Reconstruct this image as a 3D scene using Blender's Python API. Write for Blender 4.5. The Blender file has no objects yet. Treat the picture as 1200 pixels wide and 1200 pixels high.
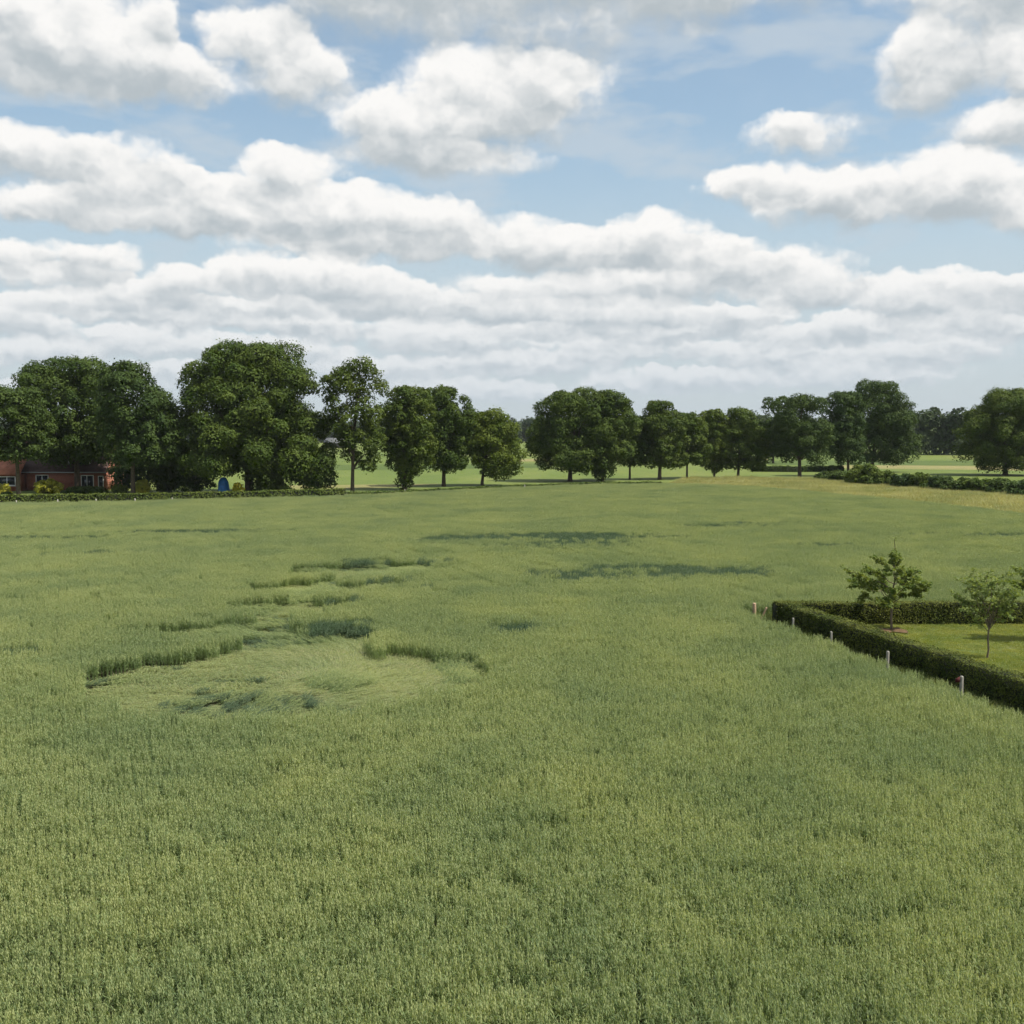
import bpy, math, random
import numpy as np
from mathutils import Vector, Matrix

# ------------------------------------------------------------------ camera
SC = bpy.context.scene
COL = SC.collection
F_PX, W_PX, HORIZON, CAM_H = 1347.0, 1200.0, 505.0, 9.0
PITCH = math.atan((600.0 - HORIZON) / F_PX)
cam_data = bpy.data.cameras.new('camera')
cam_data.sensor_width = 36.0
cam_data.lens = 36.0 * F_PX / W_PX
cam_data.clip_start = 0.1
cam_data.clip_end = 6000.0
cam = bpy.data.objects.new('camera', cam_data)
cam.location = (0, 0, CAM_H)
cam.rotation_euler = (math.pi / 2 - PITCH, 0, 0)
COL.objects.link(cam)
SC.camera = cam


def ray(px, py):
    """direction in the world for a pixel of the 1200 px photograph"""
    x, y = (px - 600.0) / F_PX, -(py - 600.0) / F_PX
    c, s = math.cos(PITCH), math.sin(PITCH)
    d = Vector((x, c + y * s, -s + y * c))
    return d.normalized()


def at(px, py, z=0.0):
    """where the ray of a pixel meets the level z"""
    d = ray(px, py)
    t = (z - CAM_H) / d.z
    return Vector((d.x * t, d.y * t, z))


def sky_pt(px, py):
    d = ray(px, py)
    return math.atan2(d.x, d.y), math.asin(d.z)


# ------------------------------------------------------------------ light
SUN_ELEV, SUN_AZ = math.radians(57), math.radians(106)     # azimuth clockwise from +Y (view direction)
sun_dir = Vector((math.sin(SUN_AZ) * math.cos(SUN_ELEV), math.cos(SUN_AZ) * math.cos(SUN_ELEV), math.sin(SUN_ELEV)))
sun_data = bpy.data.lights.new('sun', 'SUN')
sun_data.energy = 5.0
sun_data.angle = math.radians(0.53)
sun_data.color = (1.0, 0.95, 0.86)
sun = bpy.data.objects.new('sun', sun_data)
sun.rotation_euler = (-sun_dir).to_track_quat('-Z', 'Y').to_euler()
sun.location = (40, -12, 60)
COL.objects.link(sun)

SC.view_settings.view_transform = 'Standard'
SC.view_settings.look = 'None'
SC.view_settings.gamma = 1.0
SC.view_settings.use_curve_mapping = False
SC.view_settings.exposure = 0.3
SC.render.engine = 'CYCLES'
cy = SC.cycles
cy.max_bounces = 6
cy.diffuse_bounces = 3
cy.glossy_bounces = 1
cy.transmission_bounces = 4
cy.transparent_max_bounces = 4
cy.volume_bounces = 0
cy.use_adaptive_sampling = True
cy.adaptive_threshold = 0.02
cy.adaptive_min_samples = 12
cy.use_denoising = True
cy.caustics_reflective = False
cy.caustics_refractive = False

# ------------------------------------------------------------------ node helpers


class NT:
    def __init__(self, tree):
        self.t = tree
        self.n = tree.nodes
        self.l = tree.links

    def new(self, typ, **kw):
        nd = self.n.new(typ)
        for k, v in kw.items():
            setattr(nd, k, v)
        return nd

    def put(self, sock, val):
        if isinstance(val, bpy.types.NodeSocket):
            self.l.new(val, sock)
        else:
            sock.default_value = val

    def math(self, op, a, b=0.0, c=None, clamp=False):
        nd = self.new('ShaderNodeMath', operation=op, use_clamp=clamp)
        self.put(nd.inputs[0], a)
        self.put(nd.inputs[1], b)
        if c is not None:
            self.put(nd.inputs[2], c)
        return nd.outputs[0]

    def vmath(self, op, a, b=(0, 0, 0), c=None):
        nd = self.new('ShaderNodeVectorMath', operation=op)
        self.put(nd.inputs[0], a)
        self.put(nd.inputs[1], b)
        if c is not None:
            self.put(nd.inputs[2], c)
        return nd.outputs[0]

    def rng(self, v, a, b, c=0.0, d=1.0, typ='SMOOTHSTEP'):
        nd = self.new('ShaderNodeMapRange', interpolation_type=typ, clamp=True)
        for i, x in enumerate((v, a, b, c, d)):
            self.put(nd.inputs[i], x)
        return nd.outputs[0]

    def noise(self, vec, scale, detail=4.0, rough=0.5, dist=0.0, dim='3D', lac=2.0):
        nd = self.new('ShaderNodeTexNoise', noise_dimensions=dim)
        if vec is not None:
            self.l.new(vec, nd.inputs['Vector'])
        nd.inputs['Scale'].default_value = scale
        nd.inputs['Detail'].default_value = detail
        nd.inputs['Roughness'].default_value = rough
        nd.inputs['Lacunarity'].default_value = lac
        nd.inputs['Distortion'].default_value = dist
        return nd.outputs[0]

    def cells(self, vec, scale, detail, rough):
        nd = self.new('ShaderNodeTexVoronoi', voronoi_dimensions='2D', feature='SMOOTH_F1')
        self.l.new(vec, nd.inputs['Vector'])
        nd.inputs['Scale'].default_value = scale
        nd.inputs['Detail'].default_value = detail
        nd.inputs['Roughness'].default_value = rough
        nd.inputs['Smoothness'].default_value = 0.35
        nd.normalize = True
        return nd.outputs['Distance']

    def mix(self, fac, a, b, blend='MIX'):
        nd = self.new('ShaderNodeMix', data_type='RGBA', blend_type=blend)
        self.put(nd.inputs[0], fac)
        self.put(nd.inputs[6], a)
        self.put(nd.inputs[7], b)
        return nd.outputs[2]

    def ramp(self, fac, stops):
        nd = self.new('ShaderNodeValToRGB')
        e = nd.color_ramp.elements
        while len(e) < len(stops):
            e.new(0.5)
        for i, (p, c) in enumerate(stops):
            e[i].position = p
            e[i].color = (*c, 1.0)
        self.put(nd.inputs[0], fac)
        return nd.outputs[0]


# ------------------------------------------------------------------ sky: physical sky with cumulus
world = bpy.data.worlds.new('World')
SC.world = world
world.use_nodes = True
wt = NT(world.node_tree)
wt.n.clear()
tc = wt.new('ShaderNodeTexCoord')
gen = tc.outputs['Generated']
sxyz = wt.new('ShaderNodeSeparateXYZ')
wt.l.new(gen, sxyz.inputs[0])
az = wt.math('ARCTAN2', sxyz.outputs[0], sxyz.outputs[1])
el = wt.math('ARCSINE', sxyz.outputs[2])
comb = wt.new('ShaderNodeCombineXYZ')
wt.l.new(az, comb.inputs[0])
wt.l.new(el, comb.inputs[1])
q = comb.outputs[0]

# banks of cumulus as seen towards the field: centre, half widths (in photograph pixels, turned into sky angles)
CLOUDS = [
    (30, 40, 190, 85), (120, 78, 130, 62), (205, 95, 90, 42), (178, 25, 45, 45), (-60, 30, 120, 90),
    (310, 52, 75, 52), (352, 88, 75, 52),
    (645, 112, 66, 66), (560, 122, 130, 78), (468, 152, 110, 58), (520, 188, 150, 26),
    (430, -62, 230, 140), (640, -70, 320, 185), (860, -60, 260, 115),
    (1080, 82, 75, 72), (1170, -30, 170, 150), (1260, 80, 140, 110),
    (1165, 152, 75, 40), (940, 160, 84, 36),
    (890, 216, 75, 32), (975, 236, 110, 42), (1070, 222, 120, 52), (1150, 225, 110, 52), (1230, 240, 90, 50),
    (35, 178, 115, 42), (130, 200, 110, 48), (55, 240, 110, 28), (210, 236, 130, 44), (250, 262, 220, 22),
    (336, 212, 72, 46), (400, 256, 150, 46), (505, 270, 85, 48), (430, 290, 190, 22),
    (605, 284, 80, 38), (690, 300, 100, 38), (765, 284, 85, 42), (835, 306, 110, 36), (920, 318, 100, 32), (720, 338, 240, 24),
    (18, 300, 44, 24), (102, 306, 72, 28), (75, 326, 95, 18), (215, 336, 60, 30), (160, 348, 95, 20), (288, 318, 52, 30), (335, 336, 85, 30), (397, 326, 64, 36), (435, 346, 78, 30), (482, 356, 72, 26), (545, 364, 75, 22), (300, 362, 200, 15),
    (592, 360, 60, 22), (652, 368, 85, 21), (722, 370, 72, 24), (778, 368, 60, 24), (872, 376, 66, 21), (835, 372, 60, 18), (800, 392, 110, 13), (660, 388, 130, 12),
    (932, 346, 70, 24), (984, 336, 44, 26), (992, 386, 52, 26), (940, 396, 85, 17),
    (1045, 350, 60, 32), (1102, 346, 80, 32), (1162, 354, 72, 32), (1210, 342, 60, 28), (1100, 382, 100, 19), (1185, 388, 75, 19),
    (10, 368, 62, 28), (48, 386, 54, 19), (60, 350, 75, 18), (135, 366, 90, 16), (240, 376, 105, 14), (380, 386, 66, 20), (330, 382, 60, 13), (490, 398, 75, 16), (560, 400, 75, 13),
    (180, 402, 130, 13), (730, 408, 130, 13), (1080, 412, 130, 14), (900, 418, 110, 12), (60, 416, 90, 13), (330, 414, 110, 12), (620, 428, 130, 11), (460, 436, 130, 11), (1000, 440, 150, 11), (220, 440, 130, 10), (800, 448, 150, 10), (90, 456, 130, 9), (560, 460, 150, 9),
]
# ragged outlines: the layout is looked up through a turbulent offset
wv = wt.vmath('MULTIPLY', q, (1.0, 1.25, 1.0))
wn = wt.new('ShaderNodeTexNoise', noise_dimensions='2D')
wt.l.new(wv, wn.inputs['Vector'])
wn.inputs['Scale'].default_value = 18.0
wn.inputs['Detail'].default_value = 4.0
wn.inputs['Roughness'].default_value = 0.5
warp = wt.vmath('MULTIPLY', wt.vmath('SUBTRACT', wn.outputs['Color'], (0.5, 0.5, 0.5)), (0.05, 0.03, 0.0))
warp = wt.vmath('MULTIPLY', warp, wt.rng(el, 0.02, 0.28, 0.22, 1.0, 'LINEAR'))
fray = wt.new('ShaderNodeTexNoise', noise_dimensions='2D')                    # frayed outlines
wt.l.new(q, fray.inputs['Vector'])
fray.inputs['Scale'].default_value = 55.0
fray.inputs['Detail'].default_value = 3.0
qp = wt.vmath('ADD', q, wt.vmath('MULTIPLY', wt.vmath('SUBTRACT', fray.outputs['Color'], (0.5, 0.5, 0.5)), (0.014, 0.010, 0.0)))
qw = wt.vmath('ADD', q, warp)
qw = wt.vmath('ADD', qw, wt.vmath('MULTIPLY', wt.vmath('SUBTRACT', fray.outputs['Color'], (0.5, 0.5, 0.5)), wt.vmath('MULTIPLY', (0.045, 0.012, 0.0), wt.rng(el, 0.06, 0.24, 1.0, 0.5, 'LINEAR'))))
acc_v, acc_w = None, None
for (cx, cyy, rx, ry) in CLOUDS:
    ry *= 1.0 if cyy < 330 else (1.05 if cyy < 398 else 1.9)                  # far banks run into one another
    a0, e0 = sky_pt(cx, cyy)
    a1, _ = sky_pt(cx + rx, cyy)
    _, e1 = sky_pt(cx, cyy - ry)
    mp = wt.new('ShaderNodeMapping', vector_type='TEXTURE')
    # looked up one after the other (the tiny term only fixes the order of evaluation)
    wt.l.new(qw if acc_v is None else wt.vmath('MULTIPLY_ADD', acc_v, (1e-9, 1e-9, 0), qw), mp.inputs[0])
    mp.inputs[1].default_value = (a0, e0, 0)
    mp.inputs[3].default_value = (abs(a1 - a0), abs(e1 - e0), 1)
    gr = wt.new('ShaderNodeTexGradient', gradient_type='SPHERICAL')
    wt.l.new(mp.outputs[0], gr.inputs[0])
    w = gr.outputs['Fac']
    if acc_v is None:
        acc_v, acc_w = wt.vmath('MULTIPLY', mp.outputs[0], w), w
    else:
        acc_v = wt.vmath('MULTIPLY_ADD', mp.outputs[0], w, acc_v)
        acc_w = wt.math('ADD', acc_w, w)
ly = wt.new('ShaderNodeSeparateXYZ')
wt.l.new(acc_v, ly.inputs[0])
height = wt.math('DIVIDE', ly.outputs[1], wt.math('MAXIMUM', acc_w, 0.05))      # -1 base .. +1 top of its cloud

nishita = wt.new('ShaderNodeTexSky', sky_type='NISHITA')
nishita.sun_disc = False
nishita.sun_elevation = SUN_ELEV
nishita.sun_rotation = SUN_AZ
nishita.altitude = 0
nishita.air_density = 1.0
nishita.dust_density = 1.4
nishita.ozone_density = 0.6
SKY_STRENGTH = 0.125
K = 1.0 / (SKY_STRENGTH * 2 ** SC.view_settings.exposure)                                                        # cloud radiance is given at the final scale
HAZE = (0.565 * K, 0.64 * K, 0.705 * K, 1)
DARK = (0.475 * K, 0.53 * K, 0.565 * K, 1)
LIGHT = (0.965 * K, 0.955 * K, 0.935 * K, 1)
low = wt.rng(el, 0.0, 0.17)                                                   # haze swallows far clouds
thin = wt.noise(wt.vmath('MULTIPLY', q, (1.0, 3.0, 1.0)), 8.0, 4.0, 0.55, dim='2D')
veil = wt.math('MULTIPLY', wt.rng(thin, 0.34, 0.68), 0.72)                     # thin high cloud
veil = wt.math('MAXIMUM', veil, wt.rng(el, 0.06, 0.27, 0.85, 0.20))
blue = wt.vmath('MULTIPLY', nishita.outputs[0], (0.95, 1.03, 0.98))
clear = wt.mix(wt.math('MINIMUM', veil, 1.0), blue, HAZE)
hazy = wt.rng(low, 0.0, 0.95, 0.74, 0.0, 'LINEAR')


def cumulus(field, height, fine):
    """clear sky with clouds of the given field in front; billows from noise, bright tops and grey bases"""
    def puffs(v):
        """rounded heaps in several sizes: large near, small towards the horizon"""
        if not fine:
            return wt.noise(wt.vmath('MULTIPLY', v, (1.0, 1.5, 1.0)), 20.0, 2.0, 0.52, dim='2D')
        hi = wt.math('SUBTRACT', 0.98, wt.cells(wt.vmath('MULTIPLY', v, (1.0, 1.35, 1.0)), 19.0, 3.0, 0.55))
        lo = wt.math('SUBTRACT', 0.98, wt.cells(wt.vmath('MULTIPLY', v, (1.0, 1.7, 1.0)), 46.0, 2.0, 0.55))
        return wt.math('ADD', wt.math('MULTIPLY', hi, low), wt.math('MULTIPLY', lo, wt.math('SUBTRACT', 1.0, low)))
    bil = puffs(qp)
    bil2 = puffs(wt.vmath('ADD', qp, wt.vmath('MULTIPLY', (0.006, 0.014, 0.0), wt.rng(low, 0.0, 1.0, 0.45, 1.0, 'LINEAR'))))
    near = wt.math('MULTIPLY_ADD', field, 3.5, 0.12, clamp=True)               # heaps only where there is cloud
    dens = wt.math('MULTIPLY_ADD', wt.math('SUBTRACT', bil, 0.60 if fine else 0.5), wt.math('MULTIPLY', near, wt.rng(low, 0.0, 1.0, 2.5, 1.75, 'LINEAR') if fine else 1.1), wt.math('MULTIPLY', field, wt.rng(low, 0.0, 1.0, 1.25, 1.2, 'LINEAR')))
    alpha = wt.rng(dens, -0.02, wt.math('MULTIPLY_ADD', height, -0.44, 0.78))
    relief = wt.math('SUBTRACT', bil, bil2)
    lit = wt.math('MULTIPLY_ADD', relief, wt.rng(low, 0.0, 1.0, 1.5, 1.45, 'LINEAR'), wt.math('MULTIPLY', height, 0.85))
    lit = wt.math('MULTIPLY_ADD', wt.math('SUBTRACT', dens, 0.7), -0.20, lit)
    lit = wt.rng(lit, -0.70, 0.40)
    col = wt.mix(hazy, wt.mix(lit, DARK, LIGHT), HAZE)
    out = wt.new('ShaderNodeBackground')
    wt.l.new(wt.mix(alpha, clear, col), out.inputs[0])
    out.inputs[1].default_value = SKY_STRENGTH
    return out.outputs[0]


# the rest of the sky carries the same kind of clouds, laid out by noise on the cloud deck
deck = wt.vmath('DIVIDE', gen, wt.math('MAXIMUM', wt.math('ADD', sxyz.outputs[2], 0.12), 0.05))
gn = wt.noise(deck, 0.85, 3.0, 0.55)
outside = wt.math('MAXIMUM', wt.rng(wt.math('ABSOLUTE', az), 0.46, 0.60), wt.rng(el, 0.40, 0.52))
outside = wt.math('MAXIMUM', outside, wt.rng(el, -0.03, -0.06))
mixs = wt.new('ShaderNodeMixShader')
wt.l.new(outside, mixs.inputs[0])
wt.l.new(cumulus(acc_w, height, True), mixs.inputs[1])
wt.l.new(cumulus(wt.rng(gn, 0.42, 0.72, 0.0, 1.2), wt.math('MULTIPLY', wt.math('SUBTRACT', gn, 0.6), -1.0), False), mixs.inputs[2])
wo = wt.new('ShaderNodeOutputWorld')
wt.l.new(mixs.outputs[0], wo.inputs[0])
world.cycles.sampling_method = 'MANUAL'
world.cycles.sample_map_resolution = 512

# ------------------------------------------------------------------ build helpers
R = np.random.default_rng(7)


def tag(o, label=None, cat=None, group=None, kind=None):
    if label:
        o['label'] = label
    if cat:
        o['category'] = cat
    if group:
        o['group'] = group
    if kind:
        o['kind'] = kind
    return o


def link(name, data, parent=None, loc=None):
    o = bpy.data.objects.new(name, data)
    COL.objects.link(o)
    if parent is not None:
        o.parent = parent
    if loc is not None:
        o.location = loc
    return o


def mesh_np(name, V, polys, mats, midx=None, smooth=False):
    """V (n,3); polys: list of int arrays (m,k); midx: one material index per list entry"""
    me = bpy.data.meshes.new(name)
    V = np.asarray(V, dtype=np.float32)
    me.vertices.add(len(V))
    me.vertices.foreach_set('co', V.ravel())
    polys = [np.asarray(p, dtype=np.int32) for p in polys if len(p)]
    loops = np.concatenate([p.ravel() for p in polys])
    sizes = np.concatenate([np.full(len(p), p.shape[1], np.int32) for p in polys])
    starts = np.concatenate([[0], np.cumsum(sizes)[:-1]]).astype(np.int32)
    me.loops.add(len(loops))
    me.loops.foreach_set('vertex_index', loops)
    me.polygons.add(len(sizes))
    me.polygons.foreach_set('loop_start', starts)
    me.polygons.foreach_set('loop_total', sizes)
    for m in (mats if isinstance(mats, (list, tuple)) else [mats]):
        me.materials.append(m)
    if midx is not None:
        me.polygons.foreach_set('material_index', np.concatenate([np.full(len(p), i, np.int32) for p, i in zip(polys, midx)]))
    if smooth:
        me.polygons.foreach_set('use_smooth', np.ones(len(sizes), bool))
    me.update(calc_edges=True)
    return me


class MB:
    """collects boxes, tubes, prisms into one mesh"""

    def __init__(self):
        self.v, self.f, self.m, self.n = [], [], [], 0

    def add(self, V, F, mi=0):
        V = np.asarray(V, float)
        self.v.append(V)
        self.f.append(np.asarray(F, int) + self.n)
        self.m.append(mi)
        self.n += len(V)

    def box(self, x0, x1, y0, y1, z0, z1, mi=0):
        V = [(x, y, z) for z in (z0, z1) for y in (y0, y1) for x in (x0, x1)]
        self.add(V, [(0, 2, 3, 1), (4, 5, 7, 6), (0, 1, 5, 4), (2, 6, 7, 3), (0, 4, 6, 2), (1, 3, 7, 5)], mi)

    def tube(self, P, rad, sides=7, mi=0, cap=True):
        P = np.asarray(P, float)
        n = len(P)
        T = np.gradient(P, axis=0)
        T /= np.linalg.norm(T, axis=1)[:, None] + 1e-9
        ref = np.where(np.abs(T[:, 2:3]) > 0.9, np.array([[1.0, 0, 0]]), np.array([[0, 0, 1.0]]))
        A = np.cross(T, ref)
        A /= np.linalg.norm(A, axis=1)[:, None] + 1e-9
        for i in range(1, n):                                   # no sudden twist
            if np.dot(A[i], A[i - 1]) < 0:
                A[i] = -A[i]
        B = np.cross(T, A)
        ang = np.arange(sides) * 2 * math.pi / sides
        V = (P[:, None] + np.asarray(rad)[:, None, None] * (np.cos(ang)[None, :, None] * A[:, None] + np.sin(ang)[None, :, None] * B[:, None])).reshape(-1, 3)
        F = [(i * sides + j, i * sides + (j + 1) % sides, (i + 1) * sides + (j + 1) % sides, (i + 1) * sides + j) for i in range(n - 1) for j in range(sides)]
        self.add(V, F, mi)
        if cap:
            self.f.append(np.array([[self.n - 1 - j for j in range(sides)]]))
            self.m.append(mi)

    def poly(self, V, mi=0):
        self.add(V, [list(range(len(V)))], mi)

    def mesh(self, name, mats, smooth=False):
        return mesh_np(name, np.concatenate(self.v), self.f, mats, self.m, smooth)


def principled(name, rough=0.7, spec=0.3):
    m = bpy.data.materials.new(name)
    m.use_nodes = True
    t = NT(m.node_tree)
    t.n.clear()
    b = t.new('ShaderNodeBsdfPrincipled')
    b.inputs['Roughness'].default_value = rough
    b.inputs['Specular IOR Level'].default_value = spec
    o = t.new('ShaderNodeOutputMaterial')
    t.l.new(b.outputs[0], o.inputs[0])
    return m, t, b, o


def plain(name, col, rough=0.7, spec=0.3, var=0.12, scale=3.0, bump=0.0):
    """one colour with weathering noise"""
    m, t, b, o = principled(name, rough, spec)
    c = t.new('ShaderNodeTexCoord').outputs['Object']
    n = t.noise(c, scale, 5.0, 0.6)
    f = t.rng(n, 0.3, 0.7, 1 - var, 1 + var, 'LINEAR')
    v = t.vmath('SCALE', col)
    t.put(v.node.inputs[3], f)
    t.l.new(v, b.inputs['Base Color'])
    if bump:
        bp = t.new('ShaderNodeBump')
        bp.inputs['Strength'].default_value = bump
        bp.inputs['Distance'].default_value = 0.02
        t.l.new(t.noise(c, scale * 6, 4.0, 0.6), bp.inputs['Height'])
        t.l.new(bp.outputs[0], b.inputs['Normal'])
    return m


def leafy(name, c1, c2, world_scale=0.25, trans=0.35, rough=0.6, tcol=None, spec=0.25, extra=None, per_object=True):
    """leaf material: diffuse with light coming through; c1..c2 vary in patches over the place and from leaf to leaf"""
    m, t, b, o = principled(name, rough, spec)
    pos = t.new('ShaderNodeNewGeometry')
    n1 = t.noise(pos.outputs['Position'], world_scale, 3.0, 0.55)
    rnd = pos.outputs['Random Per Island']
    fac = t.math('ADD', t.rng(n1, 0.3, 0.7, -0.3, 0.8, 'LINEAR'), t.math('MULTIPLY', rnd, 0.5), clamp=True)
    col = t.mix(fac, (*c1, 1), (*c2, 1))
    if per_object:                                                # every plant its own shade of green
        oi = t.new('ShaderNodeObjectInfo').outputs['Random']
        col = t.mix(oi, t.vmath('MULTIPLY', col, (0.84, 0.88, 0.95)), t.vmath('MULTIPLY', col, (1.18, 1.10, 0.95)))
    if extra:
        col = extra(t, pos.outputs['Position'], col)
    t.l.new(col, b.inputs['Base Color'])
    tr = t.new('ShaderNodeBsdfTranslucent')
    tc_ = t.mix(1.0, col, (*(tcol or (1.25, 1.15, 0.5)), 1), 'MULTIPLY')
    t.l.new(tc_, tr.inputs[0])
    mx = t.new('ShaderNodeMixShader')
    mx.inputs[0].default_value = trans
    t.l.new(b.outputs[0], mx.inputs[1])
    t.l.new(tr.outputs[0], mx.inputs[2])
    t.l.new(mx.outputs[0], o.inputs[0])
    return m


def ground_mat(name, stops, scale, scale2, rough=0.9, bump=0.4, bscale=8.0, stretch=(1, 1, 1)):
    m, t, b, o = principled(name, rough, 0.15)
    p = t.new('ShaderNodeNewGeometry').outputs['Position']
    ps = t.vmath('MULTIPLY', p, stretch)
    n = t.math('ADD', t.math('MULTIPLY', t.noise(ps, scale, 5.0, 0.6), 0.6), t.math('MULTIPLY', t.noise(ps, scale2, 4.0, 0.6), 0.4))
    t.l.new(t.ramp(t.rng(n, 0.32, 0.68, 0, 1, 'LINEAR'), stops), b.inputs['Base Color'])
    bp = t.new('ShaderNodeBump')
    bp.inputs['Strength'].default_value = bump
    bp.inputs['Distance'].default_value = 0.05
    t.l.new(t.noise(p, bscale, 4.0, 0.65), bp.inputs['Height'])
    t.l.new(bp.outputs[0], b.inputs['Normal'])
    return m


def norm(A):
    return A / (np.linalg.norm(A, axis=-1, keepdims=True) + 1e-9)


def cards(P, N, size, rng, aspect=0.62, bend=0.25):
    """leaf-sized bent diamonds at P facing about N"""
    n = len(P)
    N = norm(N)
    T = norm(np.cross(N, norm(rng.normal(size=(n, 3)))))
    B = np.cross(N, T)
    s = np.asarray(size).reshape(-1, 1) * np.ones((n, 1))
    V = np.empty((n, 4, 3))
    V[:, 0] = P - T * s
    V[:, 1] = P + B * s * aspect + N * s * bend * rng.uniform(-1, 1, (n, 1))
    V[:, 2] = P + T * s * rng.uniform(0.7, 1.2, (n, 1)) - N * s * bend
    V[:, 3] = P - B * s * aspect + N * s * bend * rng.uniform(-1, 1, (n, 1))
    return V.reshape(-1, 3), np.arange(4 * n).reshape(n, 4)


def in_poly(X, Y, poly):
    poly = np.asarray([(p[0], p[1]) for p in poly])
    x1, y1 = poly[:, 0], poly[:, 1]
    x2, y2 = np.roll(x1, -1), np.roll(y1, -1)
    res = np.zeros(len(X), bool)
    for a, b_, c, d in zip(x1, y1, x2, y2):
        cond = ((b_ > Y) != (d > Y))
        xi = (c - a) * (Y - b_) / (d - b_ + 1e-12) + a
        res ^= cond & (X < xi)
    return res


def vnoise(X, Y, scale, seed):
    """smooth 2-D value noise in -1..1"""
    g = np.random.default_rng(seed).uniform(-1, 1, (256, 256))
    x, y = X * scale + 1000, Y * scale + 1000
    xi, yi = np.floor(x).astype(int), np.floor(y).astype(int)
    fx, fy = x - xi, y - yi
    fx, fy = fx * fx * (3 - 2 * fx), fy * fy * (3 - 2 * fy)
    a, b_, c, d = g[xi % 256, yi % 256], g[(xi + 1) % 256, yi % 256], g[xi % 256, (yi + 1) % 256], g[(xi + 1) % 256, (yi + 1) % 256]
    return (a * (1 - fx) + b_ * fx) * (1 - fy) + (c * (1 - fx) + d * fx) * fy


def scatter(name, protos, P, rot, scl, idx, label, cat):
    """plants nobody could count: one object, its points carry small tufts through geometry nodes"""
    me = bpy.data.meshes.new(name)
    n = len(P)
    me.vertices.add(n)
    me.vertices.foreach_set('co', np.asarray(P, np.float32).ravel())
    a = me.attributes.new('rot', 'FLOAT_VECTOR', 'POINT')
    a.data.foreach_set('vector', np.asarray(rot, np.float32).ravel())
    a = me.attributes.new('scl', 'FLOAT_VECTOR', 'POINT')
    a.data.foreach_set('vector', np.asarray(scl, np.float32).ravel())
    a = me.attributes.new('idx', 'INT', 'POINT')
    a.data.foreach_set('value', np.asarray(idx, np.int32))
    o = link(name, me)
    ng = bpy.data.node_groups.new(name + '_nodes', 'GeometryNodeTree')
    ng.interface.new_socket('Geometry', in_out='INPUT', socket_type='NodeSocketGeometry')
    ng.interface.new_socket('Geometry', in_out='OUTPUT', socket_type='NodeSocketGeometry')
    gi, go = ng.nodes.new('NodeGroupInput'), ng.nodes.new('NodeGroupOutput')
    c = bpy.data.collections.new(name + '_tufts')
    for i, pm in enumerate(protos):
        c.objects.link(bpy.data.objects.new('%s_tuft_%02d' % (name, i), pm))
    ci = ng.nodes.new('GeometryNodeCollectionInfo')
    ci.inputs[0].default_value = c
    ci.inputs[1].default_value = True
    ci.inputs[2].default_value = True
    ip = ng.nodes.new('GeometryNodeInstanceOnPoints')
    ng.links.new(gi.outputs[0], ip.inputs['Points'])
    ng.links.new(ci.outputs[0], ip.inputs['Instance'])
    ip.inputs['Pick Instance'].default_value = True

    def attr(nm, typ):
        nd = ng.nodes.new('GeometryNodeInputNamedAttribute')
        nd.data_type = typ
        nd.inputs[0].default_value = nm
        return nd.outputs[0]
    er = ng.nodes.new('FunctionNodeEulerToRotation')
    ng.links.new(attr('rot', 'FLOAT_VECTOR'), er.inputs[0])
    ng.links.new(er.outputs[0], ip.inputs['Rotation'])
    ng.links.new(attr('scl', 'FLOAT_VECTOR'), ip.inputs['Scale'])
    ng.links.new(attr('idx', 'INT'), ip.inputs['Instance Index'])
    ng.links.new(ip.outputs[0], go.inputs[0])
    md = o.modifiers.new('tufts', 'NODES')
    md.node_group = ng
    tag(o, label, cat, None, 'stuff')
    return o


def sheet(name, pts, z, mat):
    V = [(p[0], p[1], z) for p in pts]
    o = link(name, mesh_np(name, V, [np.array([list(range(len(V)))])], mat))
    tag(o, kind='structure')
    return o


# ------------------------------------------------------------------ ground, field, garden outlines
def crop_top(px, py):
    p = at(px, py, 0.75)
    return (p.x, p.y)


FAR_EDGE = [crop_top(*p) for p in [(-260, 598), (-120, 592), (0, 588.5), (150, 586.5), (300, 583), (400, 580), (500, 575.5), (600, 570.5), (700, 567), (780, 566.2), (860, 568.5),
                                   (930, 574), (1000, 580), (1100, 590), (1200, 601), (1300, 612), (1420, 624)]]
HC = at(907, 706, 1.0)                    # outer corner of the garden hedge
HE = at(1200, 800, 1.0)
hdir = (HE - HC).normalized()
hdir.z = 0
HN = HC + hdir * 40.0                     # the near end, well out of the frame
hside = Vector((hdir.y, -hdir.x, 0))      # towards the field (left)
if hside.x > 0:
    hside = -hside
HEDGE_H, HEDGE_W = 1.0, 0.8
BACK_Y = HC.y + 0.35
GARDEN = [(HC.x, BACK_Y), (46.0, BACK_Y), (46.0, HN.y), (HN.x, HN.y)]
MARGIN = [(HC.x - 1.9, BACK_Y + 0.5), (HC.x - 1.2, BACK_Y + 1.2), (46.0, BACK_Y + 1.0), (46.0, HN.y - 2), (HN.x + hside.x * 2.0, HN.y - 2 + hside.y * 2.0), (HE.x + hside.x * 2.0, HE.y + hside.y * 2.0)]
ROW = math.radians(21.0)

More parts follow.
